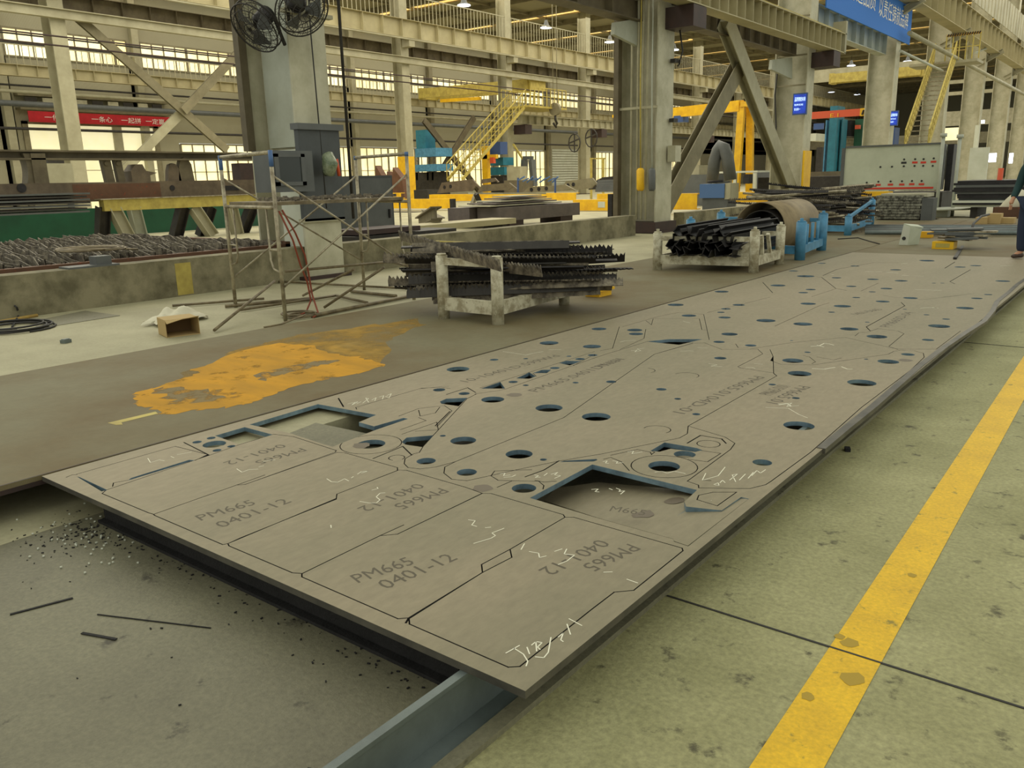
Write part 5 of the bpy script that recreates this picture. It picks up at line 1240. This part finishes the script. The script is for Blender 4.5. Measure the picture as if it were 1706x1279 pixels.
blk(1038, 156, 1062, 192, 62, 3, 'yellow', 'cabin', '', '', parent=t); blk(1022, 158, 1038, 186, 62.5, 2, 'olive', 'window', '', '', parent=t); blk(1020, 188, 1062, 196, 61.8, 3, 'yellow', 'floor_beam', '', '', parent=t)
MB().bar(AY(1048, 156, 63), AY(1048, 120, 63), .3, .3).build('hanger', 'olive', t)
t = thing('crane_cab', 'small yellow and glass crane cab left of the blue notice screen', 'crane cab', AY(1296, 190, 70))
blk(1290, 155, 1301, 192, 70, 2, 'yellow', 'cabin', '', '', parent=t); blk(1301, 157, 1312, 190, 70.2, 2, 'grey', 'window', '', '', parent=t); MB().bar(AY(1298, 156, 71), AY(1298, 120, 71), .3, .3).build('hanger', 'olive', t)
# yellow gantry crane right of column 2
t = thing('gantry_crane', 'yellow gantry crane with two legs framed by the triangular brace', 'crane', AY(1240, 290, 48))
MB().bar(AY(1122, 188, 50), AY(1235, 176, 48), .4, .6).build('bridge_beam', 'yellow', t)
blk(1233, 168, 1252, 178, 47.8, .9, 'yellow', 'end_carriage', '', '', parent=t)
MB().bar(AY(1236, 176, 48), Vector((AY(1226, 300, 48).x, 48, 0)), .28, .4).build('leg', 'yellow', t); MB().bar(AY(1250, 176, 48.8), Vector((AY(1250, 300, 48.8).x, 48.8, 0)), .28, .4).build('leg', 'yellow', t)
blk(1122, 192, 1138, 204, 49.5, .8, 'dkblue', 'hoist', '', '', parent=t)
# machinery behind brace
t = thing('duct', 'dark flexible duct bent like an arch beneath the triangular brace', 'duct', AY(1200, 300, 34))
P_ = [AY(x, y, 34) for x, y in ((1186, 305), (1190, 270), (1196, 250), (1200, 243), (1206, 246), (1212, 262), (1217, 300))]
MB().tube(P_, .26, 12).build('hose', 'grey', t)
t = thing('filter_unit', 'blue box unit standing before the yellow guard beam under the brace', 'machine', AY(1190, 330, 30))
blk(1165, 306, 1207, 330, 30, 1.0, 'bluebox', 'body', '', '', parent=t); blk(1207, 305, 1217, 332, 30.05, .8, 'beige', 'side_panel', '', '', parent=t)
blk(1170, 330, 1212, 344, 30.1, .8, 'grey', 'base', '', '', parent=t, z0=.02); MB().cyl(AY(1192, 304, 30.5), AY(1192, 300, 30.5), .3, 12).build('outlet', 'dark', t)
t = thing('machine_table', 'white framed machine table under the gantry legs', 'machine', AY(1230, 310, 40))
blk(1188, 284, 1262, 289, 40, 3, 'whitec', 'top', '', '', parent=t)
for x in (1190, 1225, 1258): MB().bar(AY(x, 288, 40), Vector((AY(x, 310, 40).x, 40, 0)), .15, .15).build('leg', 'whitec', t)
blk(1238, 290, 1248, 306, 40, .5, 'blackbar', 'motor', '', '', parent=t)
for i, (x0, y0, x1, y1, Y, m_, lab) in enumerate(((1148, 275, 1165, 300, 44, 'beige', 'small pale valve stand right of the pipe-laden column'), (1130, 290, 1190, 312, 42, 'grey', 'grey low machinery mass right of the pipe-laden column'), (1262, 295, 1300, 316, 42, 'dark', 'dark stacked profiles under the right brace leg'), (1255, 285, 1300, 295, 46, 'grey', 'grey stacked profiles behind the right brace leg'),
        (1345, 293, 1402, 320, 38, 'dark', 'long dark stacked profiles left of the white cabinet door'), (1345, 285, 1400, 292, 40, 'brown', 'brown stacked profiles left of the white cabinet door'), (1350, 222, 1360, 235, 60, 'whitec', 'small pale box beyond the yellow corner guard'), (1358, 245, 1370, 285, 58, 'dark', 'round dark tank beyond the yellow corner guard'))):
    blk(x0, y0, x1, y1, Y, 2, m_, 'machinery' if 'prof' not in lab else 'profile_stack', lab, 'machine' if 'prof' not in lab else 'steel stack', z0=0 if i not in (6,) else None)
# orange crane beam and teal machine
t = thing('jib_crane', 'orange red crane beam with a striped end beside the teal machine column', 'crane', AY(1400, 195, 50))
MB().bar(AY(1349, 193, 50), AY(1434, 187, 50), .3, .38).build('beam', 'orange', t); MB().bar(AY(1434, 187, 50), AY(1449, 186, 50), .32, .4).build('striped_end', 'yellow', t)
for k in range(4): MB().bar(AY(1436+k*4, 191, 49.8), AY(1439+k*4, 183, 49.8), .12, .06).build('stripe', 'blackbar', t)
blk(1443, 190, 1449, 222, 50, .3, 'orange', 'hanging_control', '', '', parent=t)
text('E.1', 'lettering', 'yellow', AY(1383, 196, 49.8), (1, 0, 0), (0, 0, 1), height=.22, width=.45, parent=t, ext=.01)
t = thing('machine_column', 'tall teal machine column left of the white cabinet door', 'machine', AY(1385, 300, 52))
blk(1376, 176, 1396, 290, 52, 1.4, 'teal', 'column', '', '', parent=t, z0=0); blk(1370, 200, 1378, 290, 52.4, 1, 'blue', 'side_rib', '', '', parent=t, z0=0); blk(1396, 198, 1404, 290, 52.6, 1, 'teal', 'guide', '', '', parent=t, z0=0)
t = thing('drilling_machine', 'dark machine with a red lamp hanging under the orange crane beam', 'machine', AY(1425, 240, 54))
blk(1402, 200, 1418, 228, 54, 1.2, 'blackbar', 'housing', '', '', parent=t); blk(1422, 198, 1438, 240, 54.5, 1.2, 'green', 'spindle', '', '', parent=t, z0=0); blk(1424, 208, 1432, 215, 54, .3, 'orange', 'lamp', '', '', parent=t); blk(1480, 212, 1492, 240, 54, 1, 'dkblue', 'cabinet', '', '', parent=t, z0=0)
for i, (x0, y0, x1, y1, m_, lab) in enumerate(((1355, 205, 1372, 216, 'dkblue', 'small blue sign with white letters beyond the wide column'), (1362, 245, 1370, 262, 'screenblue', 'bright blue glow of a screen beyond the yellow corner guard'), (1646, 255, 1660, 270, 'lamp', 'white glowing lamp between far right columns'), (1680, 255, 1688, 272, 'lamp', 'second white glowing lamp at the far right'))):
    blk(x0, y0, x1, y1, 75, .2, m_, 'sign' if i == 0 else 'screen' if i == 1 else 'lamp', lab, 'sign' if i == 0 else 'screen' if i == 1 else 'lamp')
# dim things on the far end: mezzanine, pale wall panels
for i, (x0, y0, x1, y1, Y, m_, lab) in enumerate(((1545, 178, 1706, 212, 150, 'beige2', 'pale wall band far behind the right hand columns'), (1555, 212, 1600, 235, 140, 'doorlight', 'bright opening far behind the yellow stair foot'), (1360, 130, 1560, 150, 160, 'olive', 'dim beam across the far end of the hall'), (1290, 120, 1560, 124, 120, 'beige', 'thin pale beam across the far hall'), (1340, 216, 1706, 250, 165, 'beige2', 'pale lower wall band at the far end of the hall'), (1560, 130, 1706, 136, 130, 'beige', 'pale beam high at the far right'), (1560, 150, 1706, 155, 128, 'beige', 'second pale beam at the far right'),
        (1625, 200, 1640, 206, 100, 'lamp', 'small strip lamp between the right hand columns'), (1610, 245, 1648, 305, 56, 'whitec', 'white upright cabinet behind the right hand columns'), (1620, 208, 1632, 255, 70, 'whitec', 'white hanging sheet between right hand columns'))):
    o = blk(x0, y0, x1, y1, Y, .3, m_, ('wall_panel', 'opening', 'cross_beam', 'cross_beam', 'wall_panel', 'cross_beam', 'cross_beam', 'strip_lamp', 'cabinet', 'sheet')[i], lab, ('wall panel', 'opening', 'beam', 'beam', 'wall panel', 'beam', 'beam', 'lamp', 'cabinet', 'sheet')[i], z0=0 if i == 8 else None)
for k in range(7): 
    q = AX(1290+k*40, 160, -30)
# right stair and platform
a, b = G(1508, 300, 0), None
top = AY(1556, 103, 57); botp = AY(1506, 250, 49)
stair((top.x, top.y, top.z), (botp.x, botp.y, botp.z), 1.15, (1, 0, 0), 'yellow2', 'stair', 'steep yellow stair rising beside the blue lit screen at right', 18, 1.0, 'galv')
t = thing('platform', 'railed platform with black and yellow top rail at the stair head', 'platform', top)
p = AY(1515, 105, 57.2); q = AY(1628, 100, 57.2)
MB().box(p.x, q.x, 57.2, 59.2, top.z-.15, top.z).build('deck', 'beige', t)
for (x0, x1) in ((1578, 1634),):
    a, b = AY(x0, 60, 57.2), AY(x1, 60, 57.2); m = MB()
    for k in range(6): x = a.x+(b.x-a.x)*k/5; m.bar((x, 57.2, top.z), (x, 57.2, a.z), .06, .06)
    m.bar((a.x, 57.2, (top.z+a.z)/2), (b.x, 57.2, (top.z+a.z)/2), .05, .05); m.build('railing', 'yellow2', t)
    MB().bar((a.x, 57.2, a.z), (b.x, 57.2, a.z), .09, .12).build('top_rail', 'yellow', t)
    for k in range(14): x = a.x+(b.x-a.x)*(k+.3)/14; MB().bar((x, 57.12, a.z-.06), (x+.08, 57.12, a.z+.07), .03, .07).build('stripe', 'blackbar', t)
for i, (x0, y0, x1, y1) in enumerate(((1553, 75, 1700, 152), (1500, 85, 1570, 118), (1625, 88, 1650, 78))):
    tag(MB().cyl(AX(x0, y0, -11.2), AX(x1, y1, -11.2), .07, 8).build('service_pipe', 'pale'), ('pale diagonal pipe running down along the right hand columns', 'dark diagonal pipe below the blue banner', 'short pipe elbow at the platform')[i], 'pipe')
# ======================= right middle ground =======================
Yc = 33
t = thing('upright_cabinet', 'large white door panel with small red labels standing upright', 'cabinet', AY(1490, 320, Yc))
a, b = AY(1404, 318, Yc), AY(1570, 240, Yc)
MB().box(a.x, b.x, Yc, Yc+.9, a.z, b.z).build('body', 'panelwhite', t)
MB().box(a.x-.12, a.x, Yc-.05, Yc+.1, a.z, b.z).box(b.x, b.x+.12, Yc-.05, Yc+.1, a.z, b.z).box(a.x, b.x, Yc-.05, Yc, b.z, b.z+.06).build('edge_frame', 'grey', t)
for (u, v, c) in ((914, 260, 'black_ink'), (987, 258, 'red_ink'), (1043, 258, 'red_ink'), (1110, 253, 'red_ink'), (757, 310, 0), (834, 308, 0), (912, 305, 0), (983, 303, 0), (1040, 302, 0), (1103, 302, 0), (667, 413, 0), (744, 407, 'red_ink'), (825, 405, 'red_ink'), (900, 404, 'red_ink'), (966, 402, 'red_ink'), (1030, 402, 'red_ink')):
    q = AY(1276+u*.252, 200+v*.252, Yc-.0); MB().cyl(q+Vector((0, -.02, 0)), q, .035, 8).build('lock', 'black_ink', t)
    if c: MB().box(q.x-.09, q.x+.09, Yc-.01, Yc-.002, q.z-.15, q.z-.08).build('label', c, t)
p, q = AY(1410, 316, Yc), AY(1555, 311, Yc); MB().box(p.x, q.x, Yc-.012, Yc-.002, p.z, q.z).build('red_stripe', 'red_ink', t)
p = AY(1600-70, 252, Yc); 
for i, x in enumerate((1560, 1583)):
    q = G(x-1+i*4, 360, 0); zt = zat(q.x, q.y, 228 if i == 0 else 230); tag(MB().cyl((q.x, q.y, 0), (q.x, q.y, zt), .06, 10).cyl((q.x, q.y, zt), (q.x, q.y, zt+.12), .11, 10).build('post', 'pale'), ('left slender steel post in front of the white door panel', 'right slender steel post beside the white door panel')[i], 'post')
q = G(1575, 361, 0); tag(MB().cyl((q.x, q.y, .25), (q.x, q.y, .3), .9, 20).box(q.x-.5, q.x+.1, q.y-.2, q.y+.2, 0, .25).build('round_base', 'whitec'), 'flat pale round table base under the two slender posts', 'base')
for i, x in enumerate((1530, 1400)): pass
blk(1572, 240, 1590, 318, 33.5, .6, 'blackbar', 'dark_panel', 'dark panel standing behind the two slender posts', 'panel')
blk(1435, 319, 1480, 327, 30, .6, 'yellow', 'yellow_beam', 'short yellow beam under the white door panel', 'beam')
blk(1400, 320, 1570, 324, 32.8, 2, 'dark', 'support_block', 'dark support beams under the white door panel', 'beam', z0=.1)
# wrapped pallet
t = thing('wrapped_pallet', 'pallet of steel parts wrapped in shiny dark film', 'pallet', AY(1505, 372, 26))
a, b = AY(1457, 368, 26), AY(1556, 328, 26)
m = MB(); 
for k in range(9):
    z = a.z+.06+(b.z-a.z)*k/9; m.box(a.x+R_(-.04, .04), b.x-.3+R_(-.04, .04), 26+R_(-.03, .03), 27.2, z, z+(b.z-a.z)/9*.85)
m.build('wrapped_stack', 'film', t); MB().box(b.x-.3, b.x, 26.0, 26.5, a.z, b.z-.03).build('grey_side', 'grey', t); MB().box(a.x+.1, b.x-.2, 26.1, 27, b.z, b.z+.1).build('top_cover', 'beige2', t)
MB().box(a.x, b.x, 26, 27.2, a.z-.08, a.z-.04).box(a.x, a.x+.15, 26, 27.2, .2, a.z-.08).box(b.x-.15, b.x, 26, 27.2, .2, a.z-.08).box((a.x+b.x)/2, (a.x+b.x)/2+.15, 26, 27.2, .2, a.z-.08).build('pallet', 'dark', t)
# white bracket
q0 = G(1503, 408, .2); Y_ = q0.y
a, b = AY(1497, 409, Y_), AY(1515, 374, Y_); c = AY(1526, 382, Y_+.2)
t = thing('steel_bracket', 'white angled steel bracket with a hole standing on the far sheet', 'bracket', V3(q0, .2))
w = b.x-a.x; h_ = b.z-.2
MB().prism([(a.x, Y_, .2), (b.x, Y_, .2), (b.x+.02, Y_, .2+h_*.9), (a.x+.06, Y_, .2+h_)], (0, .03, 0)).build('front_plate', 'whitec', t)
MB().prism([(b.x, Y_, .2), (b.x+.12, Y_+.25, .2), (b.x+.16, Y_+.25, .2+h_*.78), (b.x+.02, Y_, .2+h_*.9)], (.02, 0, 0)).prism([(a.x+.06, Y_, .2+h_), (b.x+.02, Y_, .2+h_*.9), (b.x+.2, Y_+.25, .2+h_*.8), (a.x+.25, Y_+.25, .2+h_*.92)], (0, 0, .02)).build('side_plate', 'panelwhite', t)
q = AY(1506, 397, Y_); MB().cyl(q+Vector((0, -.006, 0)), q, .035, 12).build('hole', 'black_ink', t)
# yellow block with parts
q0 = G(1570, 415, .2); Y_ = q0.y; a, b = AY(1552, 415, Y_), AY(1589, 403, Y_)
t = thing('yellow_box', 'yellow steel box under a heap of grey steel parts', 'box', V3(q0, .2))
MB().box(a.x, b.x, Y_, Y_+.35, .2, b.z).build('body', 'yellow', t); MB().box(a.x+.06, b.x-.06, Y_-.004, Y_, .23, b.z-.03).build('recess', 'yellow2', t)
for k in range(9):
    p = Vector(((a.x+b.x)/2+R_(-.1, .45), Y_+.15+R_(-.1, .3), b.z+.03+k*.022)); tag(MB().obox(p, (R_(.4, .8), R_(.15, .3), .03), R_(-.4, .4), 0, R_(-.06, .06)).build('steel_part', 'grey' if k % 3 else 'galv'), 'grey flat steel part heaped on the yellow box', 'steel part', 'grey parts heaped on the yellow box')
q = G(1543, 396, .2); tag(MB().box(q.x-.12, q.x+.1, q.y, q.y+.2, .2, zat(q.x, q.y, 386)).build('yellow_block', 'yellow'), 'small yellow block left of the heaped yellow box', 'block')
tag(MB().bar(G(1591, 430, .22), AY(1614, 395, 20.5), .05, .03).build('black_strip', 'blackbar'), 'black strip lying slanted at the end of the cut plate', 'strip')
tag(MB().tube([G(1618, 385, .5), G(1622, 372, .5), G(1635, 360, .6), G(1648, 357, .5)], .025, 6).build('cable', 'rubber'), 'black cable curving up beside the cardboard boxes', 'cable')
# long pipes on the floor
for k in range(6):
    p, q = G(1441, 377+k*2.0, .27), G(1722, 378+k*2.0, .27)
    tag(MB().cyl(p, q, .05, 9).build('steel_pipe', 'millsteel' if k % 2 else 'grey'), 'long grey steel pipe in the bundle on the far floor', 'pipe', 'long pipes bundled on the far floor')
for i, (x0, x1, y0, y1) in enumerate(((1624, 1645, 362, 376), (1643, 1668, 356, 374), (1664, 1690, 363, 375))):
    o = blk(x0, y0, x1, y1, 24.6+i*.15, .4, 'card', 'cardboard_box', ('leftmost small cardboard box beyond the pipe bundle', 'largest open cardboard box beyond the pipe bundle', 'rightmost cardboard box beyond the pipe bundle')[i], 'box', z0=.2)
q = AY(1681, 346, 28); tag(MB().tube([q+Vector((-.35, .2, -.22)), q+Vector((-.2, .2, -.1)), q+Vector((.05, .2, .08)), q+Vector((.2, .22, .34)), q+Vector((.26, .22, .5))], [.06, .14, .24, .18, .04], 12).build('sack', 'cloth'), 'white sack lying on the brown crate beside the worker', 'sack')
blk(1655, 345, 1700, 356, 27.8, .6, 'rust', 'crate', 'rusty brown crate under the white sack near the worker', 'crate', z0=.01)
tag(MB().cyl(Vector((AY(1660, 340, 31).x, 31, 0)), AY(1668, 280, 31), .08, 8).build('post', 'orange'), 'reddish slanted post rising behind the brown crate', 'post')
for k in range(12):
    a, b = AY(1585, 345-k*3.6, 30), AY(1700, 343-k*3.6, 30)
    tag(MB().box(a.x+.1*R_(0, 2), b.x+.8, 30+R_(-.1, .1), 32.5, a.z, a.z+.07).build('steel_sheet', 'whitec' if k < 4 and k % 2 == 0 else ('grey' if k % 3 == 0 else 'blackbar')), 'long steel sheet in the tall stack at the right edge', 'sheet', 'long sheets stacked at the right edge')
for i, x in enumerate((.5, 2.2)):
    a = AY(1585, 346, 30); tag(MB().box(a.x+x, a.x+x+.2, 30.3, 32, 0, a.z).build('support_block', 'dark'), ('left block under the tall sheet stack at right', 'right block under the tall sheet stack at right')[i], 'block')
# small posts, hose on rear sheet, coil on right
tag(MB().tube([G(1396, 398, .21), G(1430, 396, .21), G(1450, 402, .21), G(1465, 406, .21)], .012, 5).build('hose', 'rubber'), 'short black hose lying on the far brown sheet', 'hose')
# ---- worker at the right edge
def person():
    base = G(1711, 431, .2); bx, by = base.x, base.y
    t = thing('person', 'person in dark teal jacket and navy trousers standing at the right edge', 'person', (bx, by, .2))
    F = Vector((-.5, -.85, 0)).normalized(); S_ = Vector((-F.y, F.x, 0))
    def w(s_, f, z): return Vector((bx, by, .2))+S_*s_+F*f+Vector((0, 0, z))
    def skin(name, m_, verts, edges, rad_, root=0, lv=2, parent=t):
        me = bpy.data.meshes.new(name); me.from_pydata([v-Vector((bx, by, .2)) for v in verts], edges, [])
        o = bpy.data.objects.new(name, me); C.objects.link(o); md = o.modifiers.new('skin', 'SKIN')
        for i, r in enumerate(rad_): me.skin_vertices[0].data[i].radius = (r, r) if not isinstance(r, tuple) else r
        me.skin_vertices[0].data[root].use_root = True; o.modifiers.new('sub', 'SUBSURF').levels = lv; o.modifiers['sub'].render_levels = lv
        bpy.context.view_layer.update(); me2 = bpy.data.meshes.new_from_object(o.evaluated_get(bpy.context.evaluated_depsgraph_get()))
        o.modifiers.clear(); o.data = me2; me2.materials.clear(); me2.materials.append(K[m_]); o.parent = parent
        for p in me2.polygons: p.use_smooth = True
        ORG[o.name] = Vector((bx, by, .2)); return o
    # body (one continuous mesh: torso, neck, head, arms, hands, legs)
    v = [w(0, 0, .95), w(0, 0, 1.12), w(0, .01, 1.32), w(0, 0, 1.44), w(0, .02, 1.52), w(0, .04, 1.60), w(0, .04, 1.70),
         w(.19, 0, 1.41), w(.25, .03, 1.13), w(.24, .16, .92), w(.24, .2, .84), w(-.19, 0, 1.41), w(-.25, .03, 1.13), w(-.24, .16, .92), w(-.24, .2, .84),
         w(.1, 0, .9), w(.12, .02, .5), w(.12, -.01, .1), w(.13, .12, .05), w(-.1, 0, .9), w(-.12, .02, .5), w(-.12, -.01, .1), w(-.13, .12, .05)]
    e = [(0, 1), (1, 2), (2, 3), (3, 4), (4, 5), (5, 6), (3, 7), (7, 8), (8, 9), (9, 10), (3, 11), (11, 12), (12, 13), (13, 14), (0, 15), (15, 16), (16, 17), (17, 18), (0, 19), (19, 20), (20, 21), (21, 22)]
    r = [.13, .12, .14, .08, .05, .085, .075, .06, .045, .03, .034, .06, .045, .03, .034, .08, .055, .038, .035, .08, .055, .038, .035]
    skin('body', 'skin', v, e, r)
    for s_ in (1, -1):
        for k in range(5):
            a = w(s_*(.24+(.03 if k == 4 else 0)), .19+(k-1.5)*.016 if k < 4 else .17, .83-(0 if k < 4 else -.03)); b = a+Vector((0, 0, -.045 if k < 4 else -.02))-S_*s_*.0; c_ = b+F*.006+Vector((0, 0, -.03)); skin('finger', 'skin', [a, b, c_], [(0, 1), (1, 2)], [.009, .008, .007], lv=1)
    skin('jacket', 'jacket', [w(0, 0, .88), w(0, 0, 1.1), w(0, .01, 1.32), w(0, 0, 1.45), w(.2, 0, 1.41), w(.26, .03, 1.13), w(.245, .15, .93), w(-.2, 0, 1.41), w(-.26, .03, 1.13), w(-.245, .15, .93)], [(0, 1), (1, 2), (2, 3), (3, 4), (4, 5), (5, 6), (3, 7), (7, 8), (8, 9)], [.17, .155, .17, .09, .085, .065, .05, .085, .065, .05])
    skin('trousers', 'trouser', [w(0, 0, .94), w(.1, 0, .86), w(.12, .02, .5), w(.12, -.01, .09), w(-.1, 0, .86), w(-.12, .02, .5), w(-.12, -.01, .09)], [(0, 1), (1, 2), (2, 3), (0, 4), (4, 5), (5, 6)], [.15, .11, .085, .075, .11, .085, .075])
    for s_ in (1, -1): skin('shoe', 'leather', [w(s_*.12, -.05, .05), w(s_*.125, .06, .045), w(s_*.13, .17, .035)], [(0, 1), (1, 2)], [(.05, .045), (.052, .04), (.045, .03)], lv=2)
    o = skin('helmet', 'yellow', [w(0, .0, 1.72), w(0, .05, 1.755)], [(0, 1)], [.11, .10])
    hd = w(0, .12, 1.63)
    for s_ in (1, -1):
        q = w(s_*.032, .118, 1.645); MB().add([q+S_*.012*cos(a)+Vector((0, 0, .007*sin(a))) for a in (0, 1.05, 2.1, 3.14, 4.2, 5.25)], [(0, 1, 2, 3, 4, 5)]).build('eye', 'black_ink', t)
        skin('ear', 'skin', [w(s_*.088, .03, 1.66), w(s_*.09, .03, 1.61)], [(0, 1)], [.014, .012], lv=1)
    skin('nose', 'skin', [w(0, .12, 1.64), w(0, .142, 1.6)], [(0, 1)], [.01, .014], lv=1)
    q = w(0, .122, 1.565); MB().obox(q, (.05, .006, .01), math.atan2(S_.y, S_.x)).build('mouth', 'red_ink', t)
person()

for i, (x, y, r) in enumerate(((1415, 1070, .03), (1420, 1130, .035), (1400, 1060, .018), (1345, 1160, .02), (1520, 958, .018))):
    p = G(x, y, .003); MB().add([(p.x+cos(a/9*2*pi)*r*R_(.7, 1.2), p.y+sin(a/9*2*pi)*r*R_(.8, 1.5), .0028) for a in range(9)], [list(range(9))]).build('stain', 'stainy', fl_)
